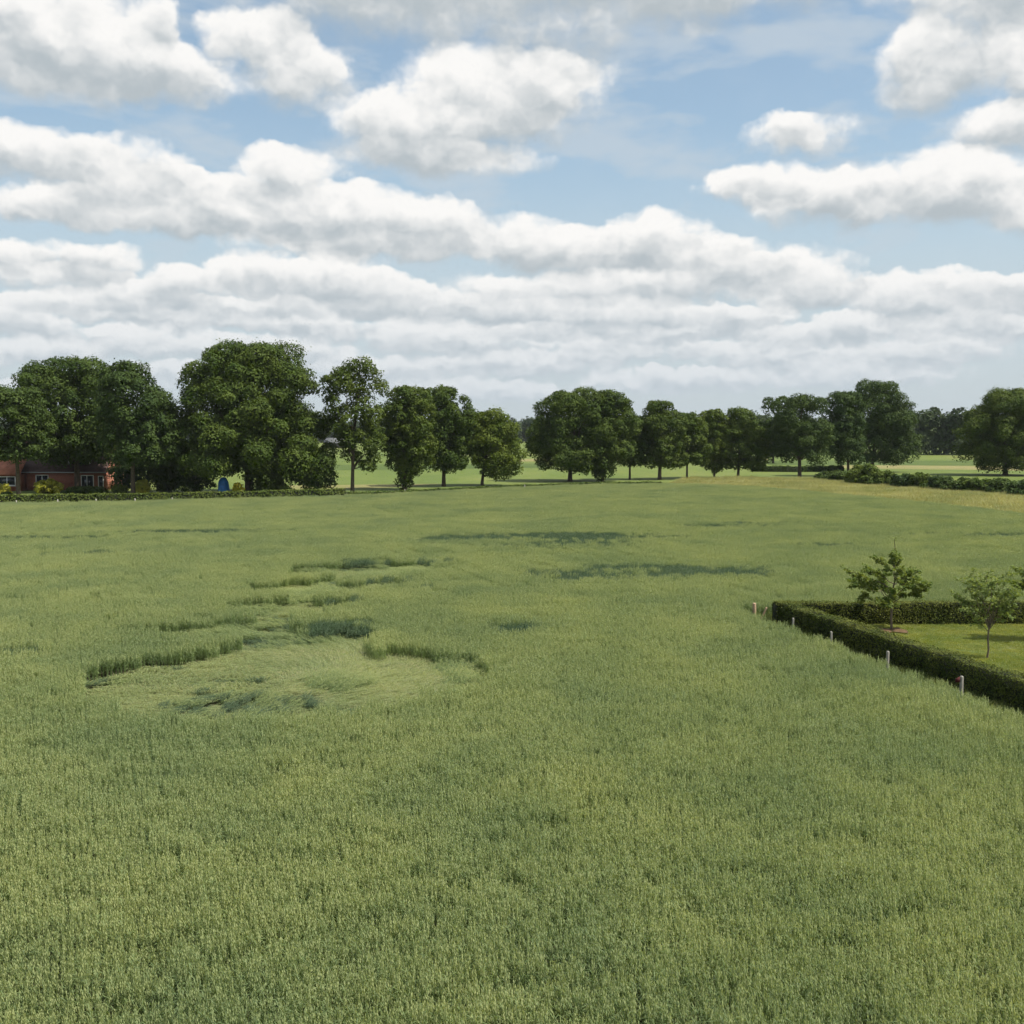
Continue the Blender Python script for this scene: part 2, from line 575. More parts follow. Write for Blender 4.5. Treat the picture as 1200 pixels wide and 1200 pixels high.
M_ground = ground_mat('pasture_ground', [(0.0, (0.075, 0.11, 0.026)), (0.4, (0.105, 0.145, 0.032)), (0.7, (0.135, 0.165, 0.04)), (1.0, (0.20, 0.19, 0.065))], 0.012, 0.09, bscale=1.5, stretch=(1, 0.35, 1))
M_soil = ground_mat('crop_soil', [(0.0, (0.035, 0.04, 0.018)), (0.6, (0.055, 0.055, 0.025)), (1.0, (0.09, 0.08, 0.04))], 0.8, 6.0)
M_meadow = ground_mat('meadow_ground', [(0.0, (0.13, 0.15, 0.05)), (0.5, (0.19, 0.19, 0.07)), (1.0, (0.24, 0.20, 0.09))], 0.06, 0.5)
M_lawn = ground_mat('lawn_ground', [(0.0, (0.055, 0.09, 0.022)), (0.5, (0.09, 0.12, 0.03)), (1.0, (0.16, 0.145, 0.055))], 0.35, 2.5)
M_mulch = plain('brown_mulch', (0.13, 0.085, 0.045), 0.9, 0.1, 0.4, 8.0, 0.6)

gv = [(-3000, -200, 0), (3000, -200, 0), (3000, 5000, 0), (-3000, 5000, 0)]
tag(link('ground', mesh_np('ground', gv, [np.array([[0, 1, 2, 3]])], M_ground)), kind='structure')
sheet('field_soil', [(-70, 6), (70, 6)] + [(p[0], p[1]) for p in FAR_EDGE[::-1]], 0.004, M_soil)
sheet('field_margin', MARGIN, 0.008, M_lawn)
MEADOW = FAR_EDGE[9:] + [tuple(at(*p))[:2] for p in [(1420, 592), (1300, 584), (1200, 578), (1100, 571), (1000, 566), (940, 562.5), (880, 561.5), (800, 562.5)]]
sheet('meadow', MEADOW, 0.006, M_meadow)
sheet('lawn', GARDEN, 0.012, M_lawn)
PALE = [(395, 571), (470, 571), (450, 567), (400, 566)]
VERGE = [crop_top(*p) for p in [(-260, 598), (0, 588.5), (300, 583), (400, 580), (500, 575.5), (600, 570.5), (700, 567), (780, 566.2)]]

# ------------------------------------------------------------------ the oat crop
def crop_extra(t, p, col):
    big = t.noise(t.vmath('MULTIPLY', p, (1, 0.6, 0)), 0.13, 4.0, 0.6)
    col = t.mix(t.rng(big, 0.40, 0.68, 0.0, 0.55), col, t.vmath('MULTIPLY', col, (0.66, 0.76, 0.86)))
    yel = t.noise(t.vmath('ADD', t.vmath('MULTIPLY', p, (1, 0.5, 0)), (31, 17, 0)), 0.22, 3.0, 0.6)
    return t.mix(t.rng(yel, 0.52, 0.78, 0.0, 0.25), col, t.vmath('MULTIPLY', col, (1.16, 1.06, 0.82)))


M_oat_leaf = leafy('oat_leaf', (0.176, 0.242, 0.106), (0.255, 0.322, 0.130), 0.3, 0.45, 0.55, tcol=(1.15, 1.15, 0.6), extra=crop_extra, per_object=False)
M_oat_head = leafy('oat_head', (0.322, 0.376, 0.174), (0.420, 0.450, 0.208), 0.3, 0.42, 0.6, tcol=(1.15, 1.12, 0.65), extra=crop_extra, per_object=False)
M_oat_straw = leafy('oat_straw', (0.36, 0.40, 0.20), (0.52, 0.50, 0.27), 0.5, 0.35, 0.6, per_object=False)


class Tuft:
    def __init__(self):
        self.v, self.q, self.mi, self.n = [], [], [], 0

    def quad(self, a, b, c, d, m):
        self.v += [a, b, c, d]
        self.q.append((self.n, self.n + 1, self.n + 2, self.n + 3))
        self.mi.append(m)
        self.n += 4

    def ribbon(self, pts, w, side, m):
        for i in range(len(pts) - 1):
            w0, w1 = w[i], w[i + 1]
            self.quad(pts[i] - side * w0, pts[i] + side * w0, pts[i + 1] + side * w1, pts[i + 1] - side * w1, m)

    def mesh(self, name, mats):
        me = mesh_np(name, np.array(self.v), [np.array(self.q)], mats)
        me.polygons.foreach_set('material_index', np.array(self.mi, np.int32))
        return me


def unit(v):
    return v / (np.linalg.norm(v) + 1e-9)


def oat_stalk(T, x, y, h, lean, rng, head_scale=1.0, flat=None, leaves=3, n=13):
    """stem, three leaves, a panicle of drooping spikelets; flat = direction in which the stalk lies"""
    yaw = rng.uniform(0, 2 * math.pi)
    side = np.array([math.cos(yaw), math.sin(yaw), 0])
    if flat is None:
        tip = np.array([x + lean[0] * h, y + lean[1] * h, h])
        base = np.array([x, y, 0.0])
        mid = (base + tip) / 2 - np.array([lean[0], lean[1], 0]) * h * 0.12
        pts = [base, mid, tip]
    else:
        z = rng.uniform(0.03, 0.22)
        base = np.array([x, y, 0.0])
        d = np.array([math.cos(flat), math.sin(flat), 0])
        pts = [base, base + d * 0.18 * h + np.array([0, 0, z]), base + d * h * 0.95 + np.array([0, 0, z + rng.uniform(-0.05, 0.07)])]
        side = np.array([-d[1], d[0], 0])
        tip = pts[-1]
    T.ribbon(pts, (0.004, 0.004, 0.0025), side, 2 if flat is not None else 0)
    up = unit(pts[2] - pts[1])
    for k in range(leaves):                                       # leaves
        f = rng.uniform(0.25, 0.85)
        p0 = pts[0] + (pts[1] - pts[0]) * min(1, f * 2) if f < 0.5 else pts[1] + (pts[2] - pts[1]) * (f - 0.5) * 2
        a = rng.uniform(0, 2 * math.pi)
        d = np.array([math.cos(a), math.sin(a), 0])
        ln = rng.uniform(0.10, 0.21)
        s2 = np.array([-d[1], d[0], rng.uniform(-0.5, 0.5)])
        p1 = p0 + d * ln * 0.4 + up * ln * 0.45
        p2 = p0 + d * ln * 0.95 + up * ln * rng.uniform(-0.1, 0.5)
        T.ribbon([p0, p1, p2], (0.004, 0.008, 0.001), unit(s2), 0)
    #                                                    # panicle
    L = 0.17 * head_scale
    for k in range(n):
        f = k / (n - 1)
        a = rng.uniform(0, 2 * math.pi)
        d = np.array([math.cos(a), math.sin(a), 0])
        c = tip - up * L * (1 - f) + d * 0.036 * (1 - 0.75 * f) * head_scale * rng.uniform(0.5, 1.3)
        c[2] += rng.uniform(-0.02, 0.015)
        s = rng.uniform(0.015, 0.024) * head_scale
        e = unit(np.cross(d + np.array([0, 0, 0.2]), rng.normal(size=3)))
        ax = unit(d * 0.35 + np.array([0, 0, -1]))
        T.quad(c - ax * s * 1.25, c + e * s * 0.5, c + ax * s * 1.25, c - e * s * 0.5, 1)


M_oat_blade = leafy('oat_underside_and_shade', (0.082, 0.130, 0.070), (0.125, 0.175, 0.09), 0.3, 0.3, 0.55, tcol=(1.0, 1.1, 0.7), per_object=False)  # dark underside colour of bowed blades; also paints shade on crop walls
OAT_MATS = [M_oat_leaf, M_oat_head, M_oat_straw]
protos = []
for k in range(6):
    rng = np.random.default_rng(100 + k)
    T = Tuft()
    bend = rng.uniform(-0.05, 0.05, 2)
    for row in range(4):
        m = 15 if not (k >= 4 and row == k - 4) else 7
        for j in range(m):
            oat_stalk(T, -0.1875 + row * 0.125 + rng.normal() * 0.010, rng.uniform(-0.27, 0.27), rng.uniform(0.62, 0.88) * (0.9 if k == 5 else 1), bend * 0.5 + rng.normal(size=2) * 0.045, rng)
    protos.append(T.mesh('oat_tuft', OAT_MATS))
for k in range(3):                                                # laid flat
    rng = np.random.default_rng(200 + k)
    T = Tuft()
    for j in range(60):
        oat_stalk(T, rng.uniform(-0.4, 0.2), rng.uniform(-0.3, 0.3), rng.uniform(0.6, 0.95), None, rng, 1.0, flat=rng.normal() * 0.3)
    protos.append(T.mesh('oat_lodged', OAT_MATS))
rng = np.random.default_rng(300)                                  # crumpled: half fallen
for k in range(2):
    T = Tuft()
    for j in range(55):
        oat_stalk(T, rng.uniform(-0.3, 0.3), rng.uniform(-0.3, 0.3), rng.uniform(0.5, 0.8), np.array([rng.uniform(0.5, 1.5), rng.normal() * 0.4]), rng)
    protos.append(T.mesh('oat_leaning', OAT_MATS))
for k in range(2):                                                # bowed by the wind: blades uppermost, heads turned down
    T = Tuft()
    for j in range(60):
        oat_stalk(T, rng.uniform(-0.27, 0.27), rng.uniform(-0.27, 0.27), rng.uniform(0.55, 0.75), np.array([rng.uniform(0.2, 0.6), rng.normal() * 0.2]), rng, 0.7, None, 6, 3)
    protos.append(T.mesh('oat_bowed', [M_oat_blade, M_oat_blade, M_oat_straw]))

# where the crop has been laid flat (outlines traced on the crop floor)
LODGED_PX = [
    [(90, 802), (120, 794), (165, 785), (215, 779), (262, 774), (300, 770), (345, 768), (385, 768), (430, 770), (470, 772), (520, 779), (560, 787), (584, 794), (578, 808), (540, 820), (490, 832), (440, 842), (390, 851), (335, 857), (260, 860), (190, 856), (135, 846), (100, 826)],
    [(150, 748), (195, 744), (245, 740), (292, 736), (335, 734), (347, 750), (385, 753), (440, 747), (446, 752), (400, 760), (350, 765), (300, 764), (262, 759), (215, 762), (180, 757)],
    [(258, 719), (295, 716), (332, 712), (372, 714), (426, 713), (428, 718), (380, 725), (345, 730), (330, 736), (285, 730), (270, 727)],
    [(298, 694), (340, 692), (382, 688), (420, 692), (476, 688), (474, 696), (425, 703), (378, 705), (330, 706), (290, 704)],
    [(343, 673), (370, 671), (400, 668), (440, 667), (490, 667), (552, 669), (530, 676), (478, 681), (420, 684), (384, 682), (330, 684)],
    [(575, 744), (600, 743), (622, 744), (605, 748), (585, 748)],
    [(268, 778), (264, 757), (300, 748), (350, 752), (405, 756), (442, 750), (440, 760), (415, 774), (320, 784)],
    [(292, 765), (296, 736), (332, 728), (338, 712), (345, 704), (372, 690), (400, 680), (424, 683), (388, 695), (368, 709), (350, 722), (343, 756)],
]
LODGED = [[tuple(at(x, y, 0.12))[:2] for x, y in pl] for pl in LODGED_PX]
SWATHS_PX = [(690, 632, 110, 5), (600, 630, 80, 3), (540, 634, 60, 3), (660, 641, 90, 3.5), (800, 674, 90, 5), (710, 678, 90, 5), (650, 674, 60, 3), (750, 668, 80, 3), (850, 619, 70, 1.3), (905, 615, 60, 1.2),
             (1180, 630, 55, 2), (1100, 628, 50, 1.4), (980, 641, 40, 1.6), (230, 625, 110, 1.3), (60, 632, 70, 1.5), (15, 768, 35, 4), (500, 690, 30, 2), (600, 740, 36, 6), (120, 650, 60, 2), (395, 738, 52, 8), (440, 660, 80, 2), (450, 683, 30, 3), (400, 706, 26, 3)]  # those round the flattened patch put wall shade into the blade colour

# grid of tufts along the drill rows
su, sv = 0.5, 0.5
U, Vv = np.meshgrid(np.arange(-110, 130, su), np.arange(0, 210, sv))
U, Vv = U.ravel() + R.normal(size=U.size) * 0.004, Vv.ravel() + R.uniform(-0.2, 0.2, U.size)
X = U * math.cos(ROW) - Vv * math.sin(ROW)
Y = U * math.sin(ROW) + Vv * math.cos(ROW)
half = math.tan(math.radians(24.0))
keep = (Y > 11.0) & (np.abs(X) < half * Y * 1.06 + 5.0)
X, Y = X[keep], Y[keep]
keep = in_poly(X, Y, [(-90, 5), (90, 5)] + [(p[0], p[1]) for p in FAR_EDGE[::-1]]) & ~in_poly(X + vnoise(X, Y, 0.7, 5) * 0.25, Y, MARGIN)
X, Y = X[keep], Y[keep]
jx, jy = X + vnoise(X, Y, 0.9, 1) * 0.5, Y + vnoise(X, Y, 0.8, 2) * 0.75
lod = np.zeros(len(X), bool)
for pl in LODGED:
    lod |= in_poly(jx, jy, pl)
sw = np.zeros(len(X), bool)
for (cx, cyy, rx, ry) in SWATHS_PX:
    c, a, b = at(cx, cyy, 0.5), at(cx + rx, cyy, 0.5), at(cx, cyy - ry, 0.5)
    e = ((X - c.x) / abs(a.x - c.x)) ** 2 + ((Y - c.y - 0.1 * (X - c.x)) / abs(b.y - c.y)) ** 2
    sw |= np.exp(-e * 1.1) * (1 + 0.6 * vnoise(X, Y, 0.3, 9)) * (0.8 if cyy > 655 and cx < 640 else 1.1) > R.uniform(0.12, 1.0, len(X))
sw &= ~lod
n = len(X)
idx = R.choice(6, n, p=[0.24, 0.24, 0.22, 0.2, 0.05, 0.05])
rot = np.zeros((n, 3))
rot[:, 2] = ROW + R.choice([0, math.pi], n)
rot[:, 0] = vnoise(X, Y, 0.15, 11) * 0.08 + vnoise(X, Y, 0.6, 12) * 0.07
rot[:, 1] = vnoise(X, Y, 0.15, 13) * 0.08 + vnoise(X, Y, 0.6, 14) * 0.07
hgt = 1.0 + vnoise(X, Y, 0.06, 21) * 0.05 + vnoise(X, Y, 0.35, 22) * 0.05 + vnoise(X, Y, 1.1, 23) * 0.05 + R.normal(size=n) * 0.04
thin_spot = (vnoise(X, Y, 0.8, 31) + vnoise(X * 0.35, Y * 1.0, 1.7, 32) * 0.6) < -1.15
hgt[thin_spot] *= 0.72
row_u, row_v = X * math.cos(ROW) + Y * math.sin(ROW), -X * math.sin(ROW) + Y * math.cos(ROW)
row_gap = vnoise(row_u, row_v * 0.12, 1.9, 33) * (0.6 + 0.4 * vnoise(X, Y, 0.08, 34)) < -0.45         # weaker drill rows
hgt[row_gap] *= R.uniform(0.76, 0.90, row_gap.sum())
idx[lod] = R.choice([6, 7, 8], lod.sum())
sel = lod & (vnoise(X, Y, 0.5, 41) > 0.42)
idx[sel] = R.choice([9, 10], sel.sum())
rot[lod, 0:2] = 0
# the flattened stalks swirl round the middle of the patch
cx0, cy0 = at(330, 800).x, at(330, 800).y
swirl = np.arctan2((Y - cy0) * 0.6, X - cx0) + math.pi / 2 + vnoise(X, Y, 0.22, 42) * 1.1
rot[lod, 2] = swirl[lod]
hgt[lod] = R.uniform(0.75, 1.15, lod.sum())
hgt[sel] *= 0.6
idx[sw] = R.choice([11, 12], sw.sum())
rot[sw, 2] = -0.5 + R.normal(size=sw.sum()) * 0.35
hgt[sw] = R.uniform(0.95, 1.2, sw.sum())
scl = np.ones((n, 3))
scl[:, 2] = hgt
scl[:, 1] = R.uniform(0.97, 1.08, n)
dk, dk2 = at(235, 826, 0.12), at(335, 833, 0.12)
hole = lod & (vnoise(X * 0.5, Y * 1.3, 0.8, 43) + 1.1 * np.exp(-((X - dk.x) / 3.6) ** 2 - ((Y - dk.y) / 1.5) ** 2) + 0.4 * np.exp(-((X - dk2.x) / 2.0) ** 2 - ((Y - dk2.y) / 1.2) ** 2) > 0.48)               # torn open: less straw on the ground
idx[hole] = R.choice([7, 9, 10, 11, 12], hole.sum())
scl[hole, 2] = R.uniform(0.25, 0.5, hole.sum())
scl[hole, 0] = 0.75
P = np.stack([X, Y, np.full(n, 0.004)], 1)
scatter('oat_crop', protos, P, rot, scl, idx, 'green oat crop standing in drilled rows over the field, flattened in swirling patches', 'crop')
print('oat tufts', n, 'lodged', lod.sum(), 'swath', sw.sum())

# ------------------------------------------------------------------ rough grass, meadow and lawn
M_grass = leafy('rough_grass', (0.085, 0.13, 0.035), (0.15, 0.185, 0.055), 0.4, 0.35)
M_hay = leafy('meadow_grass', (0.22, 0.255, 0.10), (0.39, 0.39, 0.18), 0.12, 0.35)
M_sorrel = leafy('meadow_seed', (0.27, 0.20, 0.09), (0.34, 0.27, 0.11), 0.2, 0.3)
M_mown = leafy('mown_grass', (0.19, 0.25, 0.055), (0.29, 0.32, 0.085), 0.5, 0.4)


def grass_tuft(seed, nb, half_w, h0, h1, mats, w=0.006, pick=(1.0,)):
    rng = np.random.default_rng(seed)
    T = Tuft()
    for j in range(nb):
        a = rng.uniform(0, 2 * math.pi)
        d = np.array([math.cos(a), math.sin(a), 0])
        p = np.array([rng.uniform(-half_w, half_w), rng.uniform(-half_w, half_w), 0])
        h = rng.uniform(h0, h1)
        side = np.array([-d[1], d[0], 0])
        T.ribbon([p, p + d * h * 0.2 + np.array([0, 0, h * 0.6]), p + d * h * rng.uniform(0.3, 0.7) + np.array([0, 0, h])], (w, w * 0.9, w * 0.2), side, int(rng.choice(len(pick), p=pick)))
    return T.mesh('grass_tuft', mats)


def grass_area(name, label, poly, step, protos, seed, smin=0.7, smax=1.2, near=None, z=0.01):
    rng = np.random.default_rng(seed)
    pl = np.array([(p[0], p[1]) for p in poly])
    gx, gy = np.meshgrid(np.arange(pl[:, 0].min(), pl[:, 0].max(), step), np.arange(pl[:, 1].min(), pl[:, 1].max(), step))
    gx, gy = gx.ravel(), gy.ravel()
    gx = gx + rng.uniform(-.5, .5, gx.size) * step
    gy = gy + rng.uniform(-.5, .5, gy.size) * step
    k = in_poly(gx, gy, pl) & (np.abs(gx) < half * np.maximum(gy, 0) * 1.08 + 4)
    if near is not None:
        k &= near(gx, gy)
    gx, gy = gx[k], gy[k]
    n = len(gx)
    s = rng.uniform(smin, smax, n) * (1 + 0.3 * vnoise(gx, gy, 0.3, seed))
    rot = np.zeros((n, 3))
    rot[:, 2] = rng.uniform(0, 6.28, n)
    return scatter(name, protos, np.stack([gx, gy, np.full(n, z)], 1), rot, np.stack([np.ones(n), np.ones(n), s], 1), rng.choice(len(protos), n), label, 'grass')


mead = [grass_tuft(400 + k, 60, 0.4, 0.25, 0.7, [M_hay, M_sorrel], 0.010, (0.95, 0.05) if k < 2 else (0.75, 0.25)) for k in range(3)]
grass_area('meadow_grass', 'yellowing unmown grass of the meadow strip beside the oat field', MEADOW, 0.55, mead, 51)
rough = [grass_tuft(420 + k, 70, 0.3, 0.08, 0.34, [M_grass, M_hay], 0.006, (0.85, 0.15)) for k in range(3)]
grass_area('margin_grass', 'rough grass of the strip between oat crop and clipped hedge', MARGIN, 0.45, rough, 52, near=lambda x, y: ~in_poly(x, y, GARDEN), z=0.012)
mown = [grass_tuft(440 + k, 260, 0.3, 0.025, 0.07, [M_mown, M_hay], 0.006, (0.93, 0.07)) for k in range(3)]
grass_area('lawn_grass', 'short mown grass of the lawn inside the clipped hedge', GARDEN, 0.42, mown, 53, z=0.016)
# long grass of the far verge
VW = [(p[0], p[1] + 0.4) for p in VERGE] + [(p[0] * 1.03, p[1] + 3.2) for p in VERGE[::-1]]
verge = [grass_tuft(460 + k, 55, 0.45, 0.35, 0.95, [M_grass, M_hay], 0.014, (0.8, 0.2)) for k in range(3)]
grass_area('verge_grass', 'long green grass of the verge beyond the oat field', VW, 0.5, verge, 54)

# ------------------------------------------------------------------ clipped garden hedge (L-shaped)
M_hedge = leafy('hedge_leaf', (0.055, 0.080, 0.016), (0.15, 0.165, 0.036), 0.8, 0.15, 0.6, spec=0.08)
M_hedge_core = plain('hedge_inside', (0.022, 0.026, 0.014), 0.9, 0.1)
M_far_hedge = leafy('verge_hedge_leaf', (0.08, 0.12, 0.028), (0.15, 0.19, 0.05), 0.3, 0.25, 0.6, spec=0.08)
M_bark = plain('bark', (0.085, 0.068, 0.05), 0.9, 0.15, 0.35, 4.0, 0.6)
M_bark_pale = plain('young_bark', (0.15, 0.12, 0.085), 0.85, 0.2, 0.3, 9.0, 0.4)


def hedge_cards(path, w, h, per_m2, size, rng, top_wobble=0.07):
    """leaf cards over the side and top faces of a strip of hedge; path = outer edge, w to its right"""
    Ps, Ns = [], []
    for a, b in zip(path[:-1], path[1:]):
        a, b = np.array(a, float), np.array(b, float)
        L = np.linalg.norm(b - a)
        d = (b - a) / L
        nl = np.array([-d[1], d[0]])                              # left of the path
        for face in ('left', 'right', 'top'):
            area = L * (h if face != 'top' else w)
            n = int(area * per_m2)
            t = rng.uniform(0, L, n)
            if face == 'top':
                s = rng.uniform(0, w, n)
                p = a + d * t[:, None] - nl * s[:, None]
                z = h + rng.normal(size=n) * 0.025 + vnoise(p[:, 0], p[:, 1], 1.2, 61) * top_wobble
                nn = np.tile([0, 0, 1.0], (n, 1))
            else:
                z = rng.uniform(0.02, h, n)
                o = 0.0 if face == 'left' else -w
                p = a + d * t[:, None] + nl * (o + (rng.normal(size=n) * 0.03 + vnoise(t, z, 1.5, 62) * 0.05) * (1 if face == 'left' else -1))[:, None]
                nn = np.tile([*(nl if face == 'left' else -nl), 0.25], (n, 1))
            Ps.append(np.column_stack([p, z]))
            Ns.append(nn)
    P, N = np.concatenate(Ps), np.concatenate(Ns)
    stray = rng.uniform(size=len(P)) < 0.03                       # shoots that escaped the shears
    P[stray] += norm(N[stray]) * rng.uniform(0.02, 0.10, (stray.sum(), 1))
    spread = np.where(N[:, 2:3] > 0.9, 0.28, 0.6)                 # clipped flat on top, shaggier on the sides
    return cards(P, N + rng.normal(size=N.shape) * spread, rng.uniform(0.6, 1.3, len(P)) * size, rng)


def strip_core(mb, path, w, h, inset):
    for a, b in zip(path[:-1], path[1:]):
        a, b = np.array(a, float), np.array(b, float)
        d = (b - a) / np.linalg.norm(b - a)
        nl = np.array([-d[1], d[0]])
        c = [a - nl * inset, b - nl * inset, b - nl * (w - inset), a - nl * (w - inset)]
        V = [(*p, 0.0) for p in c] + [(*p, h - inset) for p in c]
        mb.add(V, [(0, 1, 5, 4), (1, 2, 6, 5), (2, 3, 7, 6), (3, 0, 4, 7), (4, 5, 6, 7)])


rng = np.random.default_rng(70)
corner = np.array([HC.x, BACK_Y])
p_near = np.array([HN.x, HN.y])
# the strip lies to the right of its path: near end -> corner -> along the back
d1 = (corner - p_near) / np.linalg.norm(corner - p_near)
path_a = [p_near, corner]
path_b = [corner + np.array([0.0, 0.0]), np.array([44.0, BACK_Y + 0.25])]
mb = MB()
strip_core(mb, path_a, HEDGE_W, HEDGE_H, 0.06)
strip_core(mb, path_b, HEDGE_W, HEDGE_H - 0.004, 0.06)
hedge = link('garden_hedge', mb.mesh('hedge_core', M_hedge_core))
tag(hedge, 'low dark green clipped hedge bending round the corner of the lawn', 'hedge')
Va, Fa = hedge_cards(path_a, HEDGE_W, HEDGE_H, 620, 0.036, rng)
link('foliage', mesh_np('hedge_front', Va, [Fa], M_hedge), hedge)
Vb, Fb = hedge_cards(path_b, HEDGE_W, HEDGE_H, 620, 0.036, rng)
link('foliage', mesh_np('hedge_back', Vb, [Fb], M_hedge), hedge)

# ------------------------------------------------------------------ stakes along the crop edge
M_white_post = plain('white_painted_wood', (0.28, 0.265, 0.23), 0.85, 0.3, 0.15, 14.0, 0.3)
M_pink_post = plain('bare_reddish_wood', (0.42, 0.29, 0.19), 0.8, 0.2, 0.2, 14.0, 0.3)
M_red = plain('faded_red_tape', (0.07, 0.018, 0.018), 0.85, 0.2)


def stake(px, py, top, w, label, mat, tilt=(0, 0), group=None):
    p = at(px, py, top)
    mb = MB()
    rng = np.random.default_rng(int(px))
    zs = [-0.15, 0.2, top * 0.6, top - 0.03, top]
    ws = [w, w, w * 0.97, w * 0.95, w * 0.72]
    for (z0, z1, w0, w1) in zip(zs[:-1], zs[1:], ws[:-1], ws[1:]):
        V = [(sx * ww / 2, sy * ww / 2, z) for z, ww in ((z0, w0), (z1, w1)) for sx, sy in ((-1, -1), (1, -1), (1, 1), (-1, 1))]
        mb.add(V, [(0, 1, 5, 4), (1, 2, 6, 5), (2, 3, 7, 6), (3, 0, 4, 7)])
    mb.poly([(sx * ws[-1] / 2, sy * ws[-1] / 2, top) for sx, sy in ((-1, -1), (1, -1), (1, 1), (-1, 1))])
    o = link('wooden_stake', mb.mesh('stake', mat), None, (p.x, p.y, 0.0))
    o.rotation_euler = (tilt[0], tilt[1], rng.uniform(-0.3, 0.3))
    return tag(o, label, 'stake', group)


GS = 'stakes along the edge of the crop beside the hedge'
stake(929, 724, 0.95, 0.085, 'white wooden stake before the dark hedge, the one closest to the hedge corner', M_white_post, (0.02, 0.02), GS)
stake(975, 740, 0.92, 0.085, 'white wooden stake before the dark hedge, second from the hedge corner', M_white_post, (-0.02, -0.03), GS)
stake(1040, 763, 0.97, 0.088, 'white wooden stake before the dark hedge, third from the hedge corner', M_white_post, (0.0, 0.02), GS)
o = stake(1127, 792, 1.0, 0.09, 'white wooden stake before the dark hedge with a dull red rag beside its top', M_white_post, (0.02, -0.01), GS)
mb = MB()
mb.add([(-0.07, -0.02, 0.98), (-0.20, 0.03, 0.90), (-0.22, 0.0, 0.80), (-0.07, -0.03, 0.80), (-0.07, 0.02, 0.98), (-0.19, 0.06, 0.90), (-0.21, 0.03, 0.81), (-0.07, 0.01, 0.80)],
       [(0, 1, 2, 3), (7, 6, 5, 4), (0, 4, 5, 1), (1, 5, 6, 2), (2, 6, 7, 3), (3, 7, 4, 0)])
link('rag', mb.mesh('rag', M_red), o)
stake(885, 706.5, 1.0, 0.13, 'reddish bare wooden stake standing upright in the crop left of the hedge corner', M_pink_post, (0.0, -0.05), GS)
stake(889, 709.5, 0.9, 0.09, 'thin reddish stake leaning against another one near the hedge corner', M_pink_post, (0.0, 0.42), GS)

# ------------------------------------------------------------------ trees of the garden
M_leaf_young = leafy('young_tree_leaf', (0.11, 0.17, 0.045), (0.23, 0.28, 0.085), 2.0, 0.45, 0.6, spec=0.1, per_object=False)
M_leaf_grey = leafy('greyish_tree_leaf', (0.15, 0.21, 0.075), (0.25, 0.31, 0.11), 2.0, 0.45, 0.6, spec=0.1, per_object=False)


def curve_pts(p0, p1, lift, n, rng, wob=0.05):
    t = np.linspace(0, 1, n)[:, None]
    p0, p1 = np.array(p0, float), np.array(p1, float)
    L = np.linalg.norm(p1 - p0)
    P = p0 + (p1 - p0) * t
    P[:, 2] += (lift * L * np.sin(np.pi * t[:, 0] * 0.9))
    P[1:-1] += rng.normal(size=(n - 2, 3)) * wob * L
    return P


def small_tree(name, label, base_px, height, limbs, trunk_h, r0, leaf, nleaf, mat, seed, group, clump=0.16, base=None):
    rng = np.random.default_rng(seed)
    b = Vector(base) if base else at(*base_px)
    e = link(name, None, None, (b.x, b.y, 0.0))
    tag(e, label, 'tree', group)
    mb = MB()
    top = np.array([rng.normal() * 0.08, rng.normal() * 0.08, height * 0.97])
    tr = curve_pts((0, 0, -0.1), top, 0, 8, rng, 0.012)
    mb.tube(tr, np.linspace(r0, r0 * 0.15, 8), 7)
    leaf_p = []
    for (ang, z0, dx, dz) in limbs:
        ang += rng.normal() * 0.12
        f = z0 / height
        i = min(int(f * 7), 6)
        p0 = tr[i] + (tr[i + 1] - tr[i]) * (f * 7 - i)
        p1 = p0 + np.array([math.cos(ang) * dx, math.sin(ang) * dx, dz])
        P = curve_pts(p0, p1, 0.10, 7, rng, 0.03)
        mb.tube(P, np.linspace(r0 * 0.42, r0 * 0.08, 7), 5)
        for k in range(9):                                        # twigs
            j = rng.integers(2, 7)
            d = norm(rng.normal(size=3) + np.array([math.cos(ang), math.sin(ang), 0.35]))
            q0 = P[j]
            q1 = q0 + d * rng.uniform(0.25, 0.5) * (dx + abs(dz)) * 0.45
            Q = curve_pts(q0, q1, 0.05, 4, rng, 0.04)
            mb.tube(Q, np.linspace(r0 * 0.14, r0 * 0.04, 4), 4)
            leaf_p.append(Q[1:])
        leaf_p.append(P[3:])
    leaf_p.append(tr[5:])
    anchors = np.concatenate(leaf_p)
    A = anchors[rng.integers(0, len(anchors), nleaf)]
    off = norm(rng.normal(size=(nleaf, 3))) * (rng.uniform(0, 1, (nleaf, 1)) ** 0.6) * clump
    off[:, 2] *= 0.7
    Pn = A + off
    V, F = cards(Pn, rng.normal(size=(nleaf, 3)) * 0.6 + np.array([0, 0, 0.8]), rng.uniform(0.6, 1.25, nleaf) * leaf, rng)
    link('trunk', mb.mesh('young_trunk', M_bark_pale, True), e)
    link('crown', mesh_np('young_crown', V, [F], mat), e)
    return e


